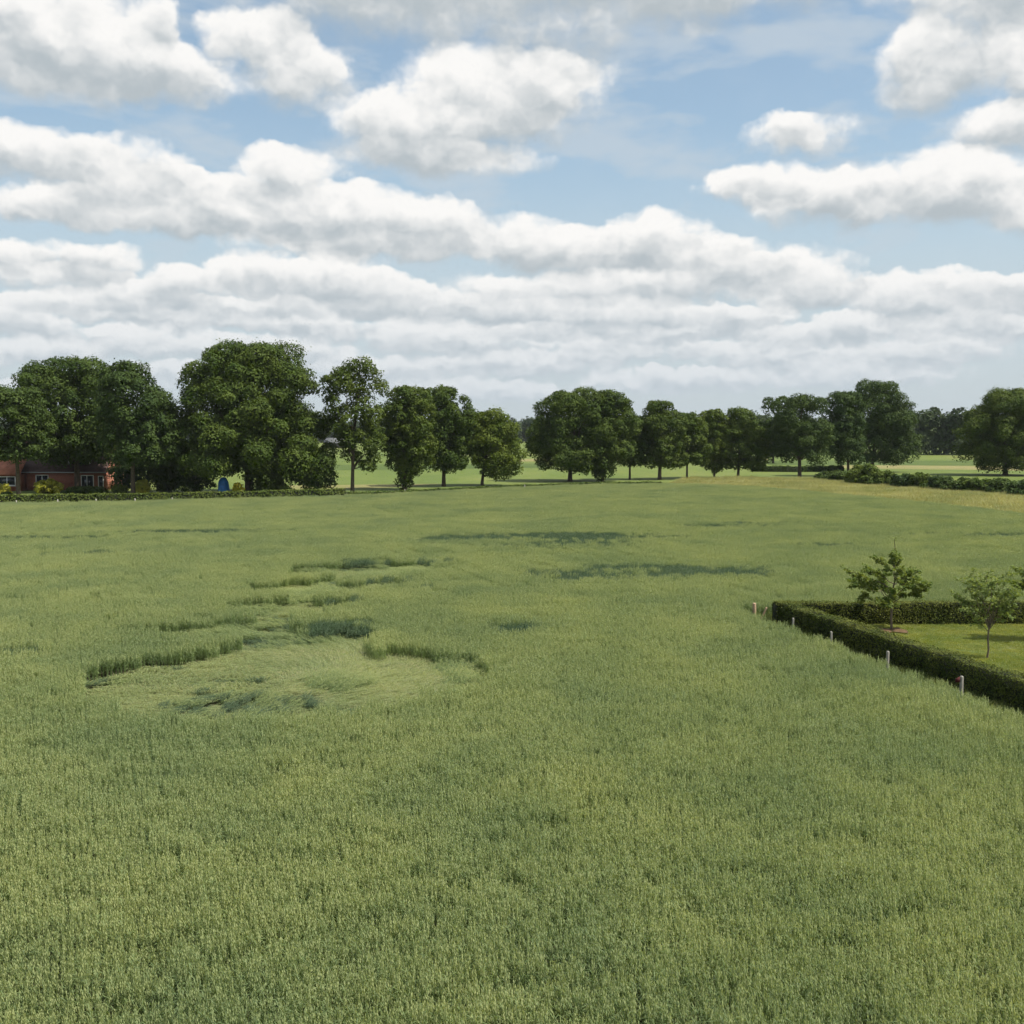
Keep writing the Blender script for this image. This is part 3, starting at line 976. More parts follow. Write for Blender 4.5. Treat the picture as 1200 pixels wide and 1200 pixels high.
GT = 'young trees on the lawn'
lim = [(a, z, dx, dz) for a, z, dx, dz in [(3.3, 1.35, 1.75, 0.75), (2.6, 1.5, 1.5, 0.9), (3.0, 1.9, 1.9, 0.75), (0.1, 1.4, 1.2, 0.3), (0.5, 1.7, 1.35, 0.7), (5.6, 1.6, 1.2, 0.6), (4.4, 1.5, 1.2, 0.5), (1.5, 1.6, 1.2, 0.7),
                                          (3.6, 2.3, 1.3, 0.65), (0.2, 2.2, 1.2, 0.55), (5.0, 2.3, 0.9, 0.7), (2.0, 2.6, 0.8, 0.7), (6.0, 1.3, 1.35, 0.55), (1.2, 2.9, 0.45, 0.6), (3.9, 1.2, 1.4, 0.25), (4.2, 2.9, 0.4, 0.7), (2.8, 1.25, 1.3, 0.15)]]
small_tree('young_tree', 'young spreading tree with layered leafy boughs and brown mulch round its stem', (1045, 739), 4.3, lim, 1.5, 0.06, 0.075, 6800, M_leaf_young, 81, GT)
lim2 = [(3.0, 1.35, 0.5, 1.75), (0.3, 1.45, 0.35, 1.85), (6.0, 1.3, 1.05, 1.35), (2.8, 1.3, 1.1, 1.2), (3.1, 1.35, 0.95, 1.7), (2.4, 1.4, 0.7, 1.9), (0.1, 1.35, 0.8, 2.0), (0.7, 1.4, 0.75, 1.7), (5.4, 1.3, 0.7, 1.6), (4.2, 1.35, 0.6, 1.8), (1.6, 1.5, 0.5, 1.9), (3.3, 1.2, 0.95, 0.9), (6.1, 1.25, 0.9, 1.0)]
small_tree('young_tree', 'slim young tree with thin bare stem and upright sparse vase-shaped crown', (1156, 772), 3.35, lim2, 1.4, 0.045, 0.06, 3900, M_leaf_grey, 82, GT, 0.15)
small_tree('young_tree', 'young tree at the far side of the slim vase-shaped one, mostly out of view', (1233, 752), 3.9, lim2 + [(3.0, 1.6, 1.5, 0.9), (2.2, 1.8, 1.2, 1.0)], 1.5, 0.07, 0.075, 6500, M_leaf_young, 83, GT, 0.16)
tb = at(1045, 739)
mp_ = [(tb.x + math.cos(a) * r * 0.95 - 0.15, tb.y + math.sin(a) * r * 1.2 - 0.3) for a, r in zip(np.linspace(0, 6.28, 25)[:-1], R.uniform(0.3, 0.9, 24))]
sheet('mulch', mp_, 0.085, M_mulch)

# ------------------------------------------------------------------ broadleaf trees along the road and in the fields
M_leaf_a = leafy('oak_leaf', (0.042, 0.074, 0.017), (0.092, 0.130, 0.028), 0.35, 0.22, 0.6, spec=0.08)
M_leaf_b = leafy('dark_leaf', (0.040, 0.070, 0.020), (0.080, 0.118, 0.030), 0.35, 0.22, 0.6, spec=0.08)
M_leaf_c = leafy('fresh_leaf', (0.055, 0.092, 0.018), (0.112, 0.154, 0.032), 0.35, 0.25, 0.6, spec=0.08)
M_leaf_y = leafy('golden_shrub_leaf', (0.36, 0.38, 0.04), (0.58, 0.54, 0.07), 0.8, 0.35, 0.5)
M_leaf_g = leafy('grey_shrub_leaf', (0.10, 0.12, 0.08), (0.17, 0.19, 0.13), 0.8, 0.3, 0.5)


def lobes_from_profile(prof, depth, n, rsize, rng, cx_bias=0.0):
    """crown lobes inside a side-view outline: prof rows (z, xl, xr) from top to bottom, in metres about the trunk"""
    prof = np.array(sorted(prof))
    zs = prof[:, 0]
    H = zs[-1] - zs[0]
    out = []
    tries = 0
    while len(out) < n and tries < n * 60:
        tries += 1
        z = rng.uniform(zs[0], zs[-1])
        xl, xr = np.interp(z, zs, prof[:, 1]), np.interp(z, zs, prof[:, 2])
        hw, c = (xr - xl) / 2, (xl + xr) / 2
        if rng.uniform() > hw / ((prof[:, 2] - prof[:, 1]).max() / 2) * 1.2 + 0.15:
            continue
        r = rsize * rng.uniform(0.7, 1.25) * min(1.0, 0.35 + hw / (rsize * 2.2))
        a = rng.uniform(0, 2 * math.pi)
        rho = math.sqrt(rng.uniform(0.05, 1))
        hx, hy = max(hw - r * 0.55, 0.05), max(hw * depth - r * 0.55, 0.05)
        p = np.array([c + math.cos(a) * rho * hx, math.sin(a) * rho * hy, min(max(z, zs[0] + r * 0.45), zs[-1] - r * 0.65)])
        if all(np.linalg.norm((p - q[:3])) > 0.55 * (r + q[3]) * 0.62 for q in out):
            out.append(np.array([*p, r]))
    return np.array(out)


def lobe_leaves(lobes, dens, size, rng, squash=0.8, hollow=0.62, cull=True):
    """leaf cards over the lobes: thick at their outside, knobbly, with loose sprays; leaves buried in other lobes are left out"""
    Ps, Ns = [], []
    for (x, y, z, r) in lobes:
        n = int(dens * r * r * rng.uniform(0.55, 1.25))
        d = norm(rng.normal(size=(n, 3)))
        d[:, 2] = np.where((d[:, 2] < -0.2) & (rng.uniform(size=n) < 0.45), -d[:, 2], d[:, 2])
        knobs = norm(rng.normal(size=(12, 3)))
        k = np.max(d @ knobs.T, axis=1)
        rad = r * (hollow + (1 - hollow) * rng.uniform(0, 1, n) ** 0.5) * (0.68 + 0.5 * np.clip((k - 0.5) / 0.5, 0, 1)) + rng.normal(size=n) * 0.07 * r
        spray = rng.uniform(size=n) < 0.07
        rad[spray] *= rng.uniform(1.0, 1.32, spray.sum())
        ax = np.array([1, 1, squash]) * rng.uniform(0.78, 1.25, 3)
        p = np.array([x, y, z]) + d * rad[:, None] * ax
        Ps.append(p)
        Ns.append(d * 0.9 + np.array([0, 0, 0.35]) + rng.normal(size=(n, 3)) * 0.36)
    P, N = np.concatenate(Ps), np.concatenate(Ns)
    if cull:
        keep = np.ones(len(P), bool)
        for (x, y, z, r) in lobes:
            keep &= np.sum((P - np.array([x, y, z])) ** 2, axis=1) > (0.52 * r) ** 2
        P, N = P[keep], N[keep]
    return cards(P, N, rng.uniform(0.55, 1.3, len(P)) * size, rng)


def big_tree(name, label, base_px, prof_px, mat, seed, group=None, dens=138, size=0.18, rsize=None, nl=None, depth=0.9, trunk_r=0.38, cat='tree', limbs=10, base_z=0.0, widen=1.1):
    """prof_px rows (y, x left, x right) of the crown outline in the photograph; the base stands on the ground"""
    rng = np.random.default_rng(seed)
    b = at(*base_px)
    k = b.y / F_PX
    prof = []
    for (y, xl, xr) in prof_px:
        c, hw = (xl + xr) / 2, (xr - xl) / 2 * widen
        prof.append(((base_px[1] - y) * k, (c - hw - base_px[0]) * k, (c + hw - base_px[0]) * k))
    W = max(p[2] - p[1] for p in prof)
    Hc = max(p[0] for p in prof) - min(p[0] for p in prof)
    rs = rsize or min(W, Hc) * 0.112
    n = nl or int(0.62 * (W * W * depth * Hc) / (rs ** 3 * 4.2) + 10)
    L = lobes_from_profile(prof, depth, min(n, 190), rs, rng)
    e = link(name, None, None, (b.x, b.y, base_z))
    tag(e, label, cat, group)
    V, F = lobe_leaves(L, dens / (size / 0.25) ** 2, size, rng)
    link('crown', mesh_np('crown', V, [F], mat), e)
    mb = MB()
    zt = min(p[0] for p in prof)
    zc = zt + Hc * 0.62
    cxm = np.mean([(p[1] + p[2]) / 2 for p in prof])
    tr = np.array([(0, 0, -0.2), (0, 0, 0.5), (cxm * 0.05, 0, zt * 0.6 + 0.5), (cxm * 0.2, 0.1, zt + Hc * 0.25), (cxm * 0.6, -0.1, zt + Hc * 0.45), (cxm * 0.8, 0, zc)])
    mb.tube(tr, np.array([1.35, 1.05, 0.9, 0.72, 0.42, 0.15]) * trunk_r, 9)
    for j in rng.permutation(len(L))[:limbs]:
        q = L[j][:3]
        z0 = min(max(zt * 0.9 + 0.3, q[2] * 0.45), zc * 0.9)
        f = np.interp(z0, tr[:, 2], np.arange(len(tr)))
        i = int(min(f, len(tr) - 2))
        p0 = tr[i] + (tr[i + 1] - tr[i]) * (f - i)
        mb.tube(curve_pts(p0, q, 0.08, 6, rng, 0.03), np.linspace(0.42, 0.07, 6) * trunk_r, 6)
    link('trunk', mb.mesh('trunk', M_bark, True), e)
    return e


G1 = 'trees along the far edge of the field'
# left group round the house
big_tree('roadside_tree', 'tall broad tree with thick trunk standing in front of the brick house wall', (91, 576), [(421, 70, 100), (432, 35, 125), (455, 25, 142), (490, 22, 150), (508, 26, 150), (528, 42, 148), (540, 62, 125)], M_leaf_a, 501, G1, trunk_r=0.42)
big_tree('roadside_tree', 'short round-headed tree with slim trunk beside the white-framed house window', (22, 583), [(455, 5, 40), (470, -30, 55), (495, -45, 60), (520, -40, 57), (538, -10, 48)], M_leaf_b, 502, G1, trunk_r=0.28)
big_tree('roadside_tree', 'upright dark tree with narrow trunk between the house and the giant dense tree', (156, 581), [(427, 135, 165), (440, 122, 178), (470, 118, 200), (500, 120, 205), (526, 126, 210), (543, 136, 203)], M_leaf_b, 503, G1, trunk_r=0.32)
big_tree('roadside_tree', 'low bushy dark tree with foliage almost to the ground touching the giant dense tree', (196, 577), [(470, 185, 205), (490, 172, 214), (530, 165, 220), (560, 172, 222), (574, 180, 215)], M_leaf_b, 504, G1, trunk_r=0.2)
big_tree('roadside_tree', 'giant dense dome-shaped tree with boughs hanging close to the ground', (292, 578), [(405, 265, 320), (414, 238, 345), (440, 225, 360), (470, 214, 375), (505, 207, 388), (535, 207, 393), (553, 209, 393)], M_leaf_a, 505, G1, trunk_r=0.65, rsize=2.0, nl=260, dens=140, limbs=14)
for (x0, y0, prof, sd) in [((372, 578), 0, [(525, 355, 385), (545, 345, 394), (565, 348, 394), (573, 358, 388)], 506), ((228, 578), 0, [(530, 215, 250), (550, 207, 254), (570, 210, 250), (577, 218, 244)], 507), ((148, 577), 0, [(525, 135, 165), (545, 128, 174), (565, 128, 174), (575, 134, 170)], 513), ((314, 578), 0, [(520, 300, 335), (545, 290, 345), (568, 290, 342), (577, 296, 330)], 508)]:
    big_tree('drooping_thicket', {506: 'thicket of hanging leaves at the foot of the giant tree, beside the open pasture', 507: 'dark thicket at the foot of the giant tree, beside the blue tarpaulin', 513: 'dark leafy thicket filling the space beyond the end of the brick house', 508: 'dark thicket around the trunk of the giant dome-shaped tree'}[sd],
             x0, prof, M_leaf_b, sd, 'thickets near the giant tree', trunk_r=0.12, rsize=1.1, cat='bush', limbs=4)
big_tree('roadside_tree', 'tall loose tree with slender straight trunk and gaps of sky through its side', (413, 578), [(421, 405, 425), (435, 388, 442), (455, 380, 452), (485, 384, 452), (515, 395, 450), (535, 400, 446), (550, 425, 442)], M_leaf_a, 509, G1, dens=125, nl=75, rsize=1.2, trunk_r=0.28)
big_tree('roadside_tree', 'roadside tree whose trunk is wrapped in leaves nearly to its base', (474, 574), [(455, 462, 492), (468, 445, 506), (495, 440, 512), (525, 450, 512), (545, 458, 500), (556, 464, 486), (570, 467, 481)], M_leaf_a, 510, G1, trunk_r=0.34)
big_tree('roadside_tree', 'full-crowned roadside tree with short clean trunk beside the ivy-wrapped one', (520, 570), [(455, 505, 530), (466, 492, 548), (495, 488, 556), (525, 492, 558), (543, 500, 550), (552, 512, 535)], M_leaf_a, 511, G1, trunk_r=0.32)
big_tree('roadside_tree', 'lower rounded tree ending the leafy row beside the open gap', (565, 569), [(482, 555, 585), (492, 545, 600), (515, 540, 610), (535, 545, 611), (550, 552, 606), (560, 590, 600)], M_leaf_c, 512, G1, trunk_r=0.26)
# middle group
big_tree('field_tree', 'broad rounded tree standing alone at the open gap of the tree row', (668, 564), [(457, 665, 700), (466, 642, 712), (490, 624, 722), (520, 620, 724), (540, 626, 716), (550, 650, 705)], M_leaf_a, 520, G1, trunk_r=0.4)
big_tree('field_tree', 'tree with pointed crown and a leafy bush hanging at its foot', (706, 564), [(459, 700, 722), (472, 692, 738), (500, 692, 748), (530, 692, 744), (545, 692, 722), (560, 696, 716)], M_leaf_a, 521, G1, trunk_r=0.28)
big_tree('field_tree', 'slim short tree with thin bare trunk squeezed between two larger crowns', (738, 562), [(486, 728, 750), (500, 718, 758), (525, 718, 760), (545, 724, 756)], M_leaf_a, 522, G1, trunk_r=0.2)
big_tree('field_tree', 'round-topped tree with sturdy dark trunk in the middle of the row', (773, 562), [(471, 762, 785), (482, 752, 795), (505, 748, 802), (530, 750, 806), (546, 758, 800)], M_leaf_a, 523, G1, trunk_r=0.34)
big_tree('field_tree', 'tree with leaning thin trunk beside the sturdy round-topped one', (805, 561), [(484, 790, 812), (495, 785, 824), (520, 785, 832), (545, 790, 828)], M_leaf_c, 524, G1, trunk_r=0.2)
big_tree('field_tree', 'narrow pointed tree with a leaf-covered trunk towards the end of the row', (837, 560), [(480, 828, 842), (490, 818, 850), (515, 815, 858), (540, 820, 856), (554, 832, 842)], M_leaf_c, 525, G1, trunk_r=0.2)
big_tree('field_tree', 'pale green tree with drooping side at the end of the row', (865, 560), [(479, 855, 872), (490, 848, 886), (512, 845, 900), (535, 846, 903), (548, 850, 898)], M_leaf_c, 526, G1, trunk_r=0.26)
# right group
big_tree('field_tree', 'dark flat-topped oak with open trunk at the edge of the yellow meadow', (937, 561), [(465, 905, 950), (472, 894, 962), (495, 896, 970), (520, 905, 970), (540, 915, 966)], M_leaf_b, 530, G1, trunk_r=0.36, nl=95)
big_tree('field_tree', 'dark tree with low crown between the flat-topped oak and the tallest one', (994, 558), [(460, 975, 1000), (470, 962, 1008), (500, 960, 1012), (528, 966, 1012), (543, 975, 1005)], M_leaf_b, 531, G1, trunk_r=0.28)
big_tree('field_tree', 'tallest knobbly-crowned oak behind the bushes of the meadow', (1022, 553), [(449, 1015, 1042), (458, 1000, 1058), (475, 992, 1072), (500, 995, 1074), (525, 1000, 1072), (540, 1008, 1060)], M_leaf_b, 532, G1, trunk_r=0.36)
big_tree('field_tree', 'wide oak with short thick trunk beside the distant wood', (1178, 557), [(457, 1155, 1195), (466, 1148, 1215), (485, 1135, 1228), (510, 1126, 1232), (535, 1128, 1230), (548, 1140, 1210)], M_leaf_a, 533, G1, trunk_r=0.5)
big_tree('field_tree', 'small dark distant tree standing in the pasture behind the flat-topped oak', (906, 543), [(492, 897, 916), (505, 890, 924), (525, 890, 924), (535, 898, 918)], M_leaf_b, 534, G1, trunk_r=0.3, size=0.4)

# ------------------------------------------------------------------ bushes
G2 = 'bushes along the back of the meadow'
BUSH = [(968, 564, 22, 10, 'b', 'tiny round bush beside the foot of the flat-topped oak'), (985, 566, 26, 14, 'a', 'low dark bush between two oak trunks behind the meadow'),
        (1012, 569, 36, 24, 'c', 'tall pale bush rising above its neighbours behind the meadow'), (1036, 571, 34, 18, 'a', 'bush with ragged top next to the tall pale bush'),
        (1060, 573, 34, 17, 'b', 'dark bush under the edge of the tallest oak'), (1080, 574, 28, 20, 'c', 'light green bush with upright shoots behind the meadow'),
        (1103, 576, 36, 18, 'b', 'dark wide bush facing the distant wood'), (1128, 577, 30, 17, 'a', 'medium green bush just left of the wide oak crown'),
        (1150, 578, 34, 16, 'c', 'light bush before the trunk of the wide oak'), (1176, 580, 34, 17, 'b', 'dark bush hiding the foot of the wide oak'), (1202, 583, 36, 19, 'b', 'last dark bush of the meadow row, beyond the wide oak')]
for i, (x, y, w, h, m, lb) in enumerate(BUSH):
    big_tree('bush', lb, (x, y), [(y - h, x - w * 0.2, x + w * 0.2), (y - h * 0.75, x - w * 0.45, x + w * 0.42), (y - h * 0.3, x - w * 0.55, x + w * 0.55), (y - 1, x - w * 0.5, x + w * 0.5)],
             {'a': M_leaf_a, 'b': M_leaf_b, 'c': M_leaf_c}[m], 600 + i, G2, dens=200, size=0.20, rsize=0.7, trunk_r=0.06, cat='bush', limbs=5)
G3 = 'shrubs in the garden of the brick house'
for i, (x, y, w, h, m, lb) in enumerate([(56, 578, 32, 15, M_leaf_y, 'golden yellow wedge-shaped shrub against the brick wall'), (166, 579, 20, 16, M_leaf_y, 'bright yellow-green shrub behind the upright dark tree'),
                                        (6, 580, 16, 12, M_leaf_y, 'pale yellow flowering shrub beside the short round-headed tree'), (8, 583, 14, 6, M_leaf_b, 'small dark clipped bush below the pale yellow shrub'),
                                        (193, 577, 15, 8, M_leaf_g, 'low grey rounded shrub under the dark bushy tree'), (100, 579, 50, 8, M_leaf_b, 'low dark shrub hedge along the foot of the brick wall'),
                                        (279, 580, 12, 14, M_leaf_y, 'orange-yellow shrub seen beneath the giant tree next to the blue tarpaulin'), (140, 579, 18, 10, M_leaf_c, 'green leafy shrub beside the end of the brick wall'),
                                        (334, 579, 16, 9, M_leaf_c, 'pale green shrub beneath the giant tree near the open pasture')]):
    big_tree('garden_shrub', lb, (x, y), [(y - h, x - w * 0.18, x + w * 0.18), (y - h * 0.7, x - w * 0.4, x + w * 0.4), (y - h * 0.25, x - w * 0.5, x + w * 0.5), (y - 0.5, x - w * 0.48, x + w * 0.48)],
             m, 640 + i, G3, dens=220, size=0.17, rsize=0.5, trunk_r=0.05, cat='shrub', limbs=4)

# ------------------------------------------------------------------ low hedge along the far edge of the crop
hp = [np.array(crop_top(*p)) + np.array([0, 0.8]) for p in [(-200, 595.5), (-60, 590.5), (0, 588.5), (80, 587.3), (150, 586.5), (230, 584.8), (300, 583), (360, 581.3), (400, 580)]]
rng = np.random.default_rng(71)
mb = MB()
strip_core(mb, hp, 1.2, 1.55, 0.10)
fh = link('verge_hedge', mb.mesh('verge_hedge_core', M_hedge_core))
tag(fh, 'long low green hedge between the oat field and the house garden', 'hedge')
V, F = hedge_cards(hp, 1.2, 1.55, 60, 0.12, rng, 0.12)
link('foliage', mesh_np('verge_hedge_leaves', V, [F], M_far_hedge), fh)

vp = [np.array(crop_top(*p)) + np.array([0, 0.7]) for p in [(404, 579.8), (450, 577.8), (500, 575.5), (550, 573), (600, 570.5), (650, 568.7), (700, 567), (740, 566.5), (775, 566.3)]]
mb = MB()
strip_core(mb, vp, 0.7, 0.95, 0.10)
vh = link('rough_hedge', mb.mesh('rough_hedge_core', M_hedge_core))
tag(vh, 'thin rough dark hedge between the oat field and the open pasture', 'hedge')
V, F = hedge_cards(vp, 0.7, 0.95, 60, 0.12, rng, 0.2)
link('foliage', mesh_np('rough_hedge_leaves', V, [F], M_leaf_c), vh)
fp = [np.array(tuple(at(x, y))[:2]) for x, y in [(880, 552.5), (935, 553), (985, 552)]]
mb = MB()
strip_core(mb, fp, 1.2, 1.2, 0.10)
ph = link('pasture_hedge', mb.mesh('pasture_hedge_core', M_hedge_core))
tag(ph, 'short dark hedge crossing the pasture behind the flat-topped oak', 'hedge')
V, F = hedge_cards(fp, 1.2, 1.2, 45, 0.16, rng, 0.25)
link('foliage', mesh_np('pasture_hedge_leaves', V, [F], M_leaf_b), ph)
M_hayland = ground_mat('mown_hay_ground', [(0.0, (0.15, 0.165, 0.05)), (0.5, (0.20, 0.19, 0.07)), (1.0, (0.24, 0.20, 0.09))], 0.05, 0.4)
M_dark_field = ground_mat('dark_grass_ground', [(0.0, (0.055, 0.085, 0.022)), (0.5, (0.075, 0.11, 0.026)), (1.0, (0.10, 0.13, 0.034))], 0.02, 0.2)
for nm, pts, mt in [('hay_strip', [(330, 575), (470, 571), (520, 567), (340, 569)], M_hayland), ('hay_strip', [(600, 541), (900, 539), (900, 536), (600, 538)], M_hayland), ('hay_strip', [(985, 549), (1300, 553), (1300, 547), (985, 545)], M_hayland),
                    ('grass_strip', [(330, 552), (640, 548), (640, 543), (330, 545)], M_dark_field), ('grass_strip', [(900, 545), (1300, 546), (1300, 539.5), (900, 540)], M_dark_field)]:
    sheet(nm, [tuple(at(*p))[:2] for p in pts], 0.02, mt)

G4 = 'white marker posts along the far edge of the crop'
for (px, py, lb) in [(18, 588, 'small white post at the crop edge before the short round-headed tree'), (66, 587, 'small white post at the crop edge before the golden shrub of the house'),
                     (111, 586.3, 'small white post at the crop edge before the end of the brick wall'), (157, 585.8, 'small white post at the crop edge before the upright dark tree'),
                     (201, 584.8, 'small white post at the crop edge before the low bushy dark tree'), (474, 574.8, 'small white post at the crop edge before the leaf-wrapped trunk'),
                     (615, 569, 'lone small white post at the crop edge in the gap between tree rows')]:
    p = np.array(crop_top(px, py + 1.5)) + np.array([0, 0.35])
    mb = MB()
    mb.box(-0.06, 0.06, -0.06, 0.06, -0.1, 1.02)
    mb.add([(-0.06, -0.06, 1.02), (0.06, -0.06, 1.02), (0.06, 0.06, 1.02), (-0.06, 0.06, 1.02), (0, 0, 1.08)], [(0, 1, 4), (1, 2, 4), (2, 3, 4), (3, 0, 4)])
    o = link('marker_post', mb.mesh('marker_post', M_white_post), None, (p[0], p[1], 0))
    o.rotation_euler = (R.normal() * 0.02, R.normal() * 0.02, R.uniform(0, 1))
    tag(o, lb, 'post', G4)

# ------------------------------------------------------------------ brick house
def brick_mat():
    m, t, b, o = principled('red_brick', 0.85, 0.2)
    c = t.new('ShaderNodeTexCoord').outputs['Object']
    sx = t.new('ShaderNodeSeparateXYZ')
    t.l.new(c, sx.inputs[0])
    cb = t.new('ShaderNodeCombineXYZ')
    t.l.new(t.math('ADD', sx.outputs[0], sx.outputs[1]), cb.inputs[0])
    t.l.new(sx.outputs[2], cb.inputs[1])
    br = t.new('ShaderNodeTexBrick')
    t.l.new(cb.outputs[0], br.inputs[0])
    br.inputs['Color1'].default_value = (0.30, 0.085, 0.05, 1)
    br.inputs['Color2'].default_value = (0.39, 0.13, 0.075, 1)
    br.inputs['Mortar'].default_value = (0.30, 0.25, 0.2, 1)
    br.inputs['Scale'].default_value = 1.0
    br.inputs['Mortar Size'].default_value = 0.006
    br.inputs['Brick Width'].default_value = 0.22
    br.inputs['Row Height'].default_value = 0.065
    t.l.new(br.outputs[0], b.inputs['Base Color'])
    return m


M_brick = brick_mat()
M_roof = plain('dark_roof_tile', (0.075, 0.045, 0.038), 0.8, 0.25, 0.3, 1.5, 0.4)
M_roof_red = plain('red_roof_tile', (0.33, 0.13, 0.075), 0.85, 0.2, 0.25, 1.5, 0.4)
M_frame = plain('white_window_frame', (0.78, 0.77, 0.73), 0.5, 0.4, 0.08)
M_pane, tt, bb, oo = principled('window_pane', 0.05, 0.6)
bb.inputs['Base Color'].default_value = (0.02, 0.025, 0.03, 1)
M_zinc = plain('grey_zinc', (0.32, 0.32, 0.31), 0.5, 0.4, 0.1)
M_blue = plain('blue_tarpaulin', (0.04, 0.26, 0.72), 0.4, 0.5, 0.2, 2.0, 0.3)
M_barn = plain('grey_barn_roof', (0.15, 0.155, 0.155), 0.7, 0.3, 0.15, 0.4)
M_barn_wall = plain('dark_barn_boards', (0.08, 0.07, 0.06), 0.9, 0.1, 0.2, 1.0)

hb = at(66, 577)                         # the house stands on the ground behind the tree row
hk = hb.y / F_PX


def hx(px):
    return (px - 66) * hk


house = link('brick_house', None, None, (hb.x, hb.y + 6, 0))
hk = (hb.y + 6) / F_PX
tag(house, 'red brick house with dark tiled roof and white-framed windows behind trees', 'house')


def wpart(parent, x0, x1, z0, z1, y=0.0, bars=(), door=False, name='window'):
    """white frame with its glass; stands 5 cm proud of the wall face at y"""
    mb = MB()
    f = 0.11
    ya, yb = y - 0.05, y + 0.06
    mb.box(x0, x1, ya, yb, z0, z0 + f)
    mb.box(x0, x1, ya, yb, z1 - f, z1)
    mb.box(x0, x0 + f, ya + 0.002, yb, z0 + f, z1 - f)
    mb.box(x1 - f, x1, ya + 0.002, yb, z0 + f, z1 - f)
    for bx_ in bars:
        mb.box(bx_ - 0.05, bx_ + 0.05, ya + 0.004, yb, z0 + f, z1 - f)
    w = link(name, mb.mesh('window_frame', M_frame), parent)
    g = MB()
    g.box(x0 + f, x1 - f, y - 0.012, y + 0.02, z0 + f, z1 - f)
    link('pane', g.mesh('pane', M_pane), w)
    s = MB()
    s.box(x0 - 0.06, x1 + 0.06, y - 0.12, y + 0.03, z0 - 0.08, z0 - 0.002)
    link('sill', s.mesh('sill', M_frame), w)
    return w


X0, X1, DEP, EAV, RID = hx(-40), hx(106), 8.0, 2.75, 7.2
mb = MB()
mb.box(X0, X1, 0, DEP, -0.1, EAV)
for xx in (X0, X1):                      # gables
    s = 0.12 if xx == X0 else -0.12
    mb.add([(xx, 0, EAV), (xx, DEP, EAV), (xx, DEP / 2, RID - 0.15), (xx + s, 0, EAV), (xx + s, DEP, EAV), (xx + s, DEP / 2, RID - 0.15)], [(0, 1, 2), (5, 4, 3)])
link('wall', mb.mesh('house_wall', M_brick), house)
rf = MB()
for (ya, yb) in ((-0.45, DEP / 2), (DEP + 0.45, DEP / 2)):
    za = EAV - 0.42
    V = [(X0 - 0.3, ya, za + 0.3), (X1 + 0.3, ya, za + 0.3), (X1 + 0.3, yb, RID), (X0 - 0.3, yb, RID)]
    V += [(x, y, z + 0.16) for x, y, z in V]
    rf.add(V, [(0, 1, 2, 3), (7, 6, 5, 4), (0, 4, 5, 1), (1, 5, 6, 2), (2, 6, 7, 3), (3, 7, 4, 0)])
roof = link('roof', rf.mesh('house_roof', M_roof), house)
g = MB()
g.tube([(X0 - 0.3, -0.52, EAV - 0.02), (X1 + 0.3, -0.52, EAV - 0.02)], [0.07, 0.07], 8)
link('gutter', g.mesh('gutter', M_zinc), roof)
ch = MB()
ch.box(hx(84), hx(84) + 0.8, DEP / 2 - 0.4, DEP / 2 + 0.4, RID - 0.5, RID + 1.0)
ch.box(hx(84) - 0.08, hx(84) + 0.88, DEP / 2 - 0.48, DEP / 2 + 0.48, RID + 1.0, RID + 1.12)
link('chimney', ch.mesh('chimney', M_brick), roof)
# dormer with white boarding
dz0, dz1 = 3.75, 6.35
dx0, dx1 = hx(60), hx(87)
dm = MB()
dm.box(dx0, dx1, 0.75, 4.0, dz0 - 0.4, dz1)
dorm = link('dormer', dm.mesh('dormer', M_zinc), roof)
wpart(dorm, dx0 + 0.15, dx1 - 0.15, dz0, dz1 - 0.35, 0.75, (dx0 + 1.2, dx0 + 2.3), name='dormer_window')
dr = MB()
dr.box(dx0 - 0.25, dx1 + 0.25, 0.45, 4.1, dz1, dz1 + 0.16)
link('dormer_roof', dr.mesh('dormer_roof', M_frame), dorm)
wpart(house, hx(24), hx(39), 0.75, 2.35, 0, (hx(31.5),))
wpart(house, hx(-10), hx(8), 0.75, 2.35, 0, (hx(-1),))
wpart(house, hx(77), hx(92), 0.05, 2.3, 0, (hx(84),), name='garden_door')
wpart(house, hx(97), hx(103.5), 0.4, 2.2, 0)
# lean-to with red tiles on the garden side
ln = MB()
V = [(hx(-30), -2.6, 2.35), (hx(14), -2.6, 2.35), (hx(14), 0.02, 4.6), (hx(-30), 0.02, 4.6)]
V += [(x, y, z + 0.14) for x, y, z in V]
ln.add(V, [(0, 1, 2, 3), (7, 6, 5, 4), (0, 4, 5, 1), (1, 5, 6, 2), (2, 6, 7, 3), (3, 7, 4, 0)])
link('porch_roof', ln.mesh('porch_roof', M_roof_red), house)
pw = MB()
pw.box(hx(-29), hx(13), -2.3, -0.01, -0.1, 2.45)
link('porch_wall', pw.mesh('porch_wall', M_brick), house)
wpart(house, hx(-12), hx(8), 0.8, 2.2, -2.3, (hx(-2),), name='porch_window')

# blue tarpaulin over garden things
bt = at(262, 578)
rng = np.random.default_rng(77)
ang = np.linspace(0, 2 * math.pi, 17)[:-1]
rows = [(0.0, 0.95), (0.5, 1.0), (1.1, 0.93), (1.6, 0.84), (2.0, 0.66), (2.25, 0.40), (2.33, 0.08)]
V, F = [], []
for i, (z, r) in enumerate(rows):
    for j, a in enumerate(ang):
        rr = r * (1 + 0.10 * math.sin(a * 5 + i * 0.4) * (1 - i / 7) + rng.normal() * 0.03)
        V.append((math.cos(a) * rr * 0.85, math.sin(a) * rr * 0.75, z + rng.normal() * 0.015))
for i in range(len(rows) - 1):
    for j in range(16):
        F.append((i * 16 + j, i * 16 + (j + 1) % 16, (i + 1) * 16 + (j + 1) % 16, (i + 1) * 16 + j))
tp = link('tarpaulin', mesh_np('tarpaulin', V, [np.array(F)], M_blue), None, (bt.x, bt.y, 0))
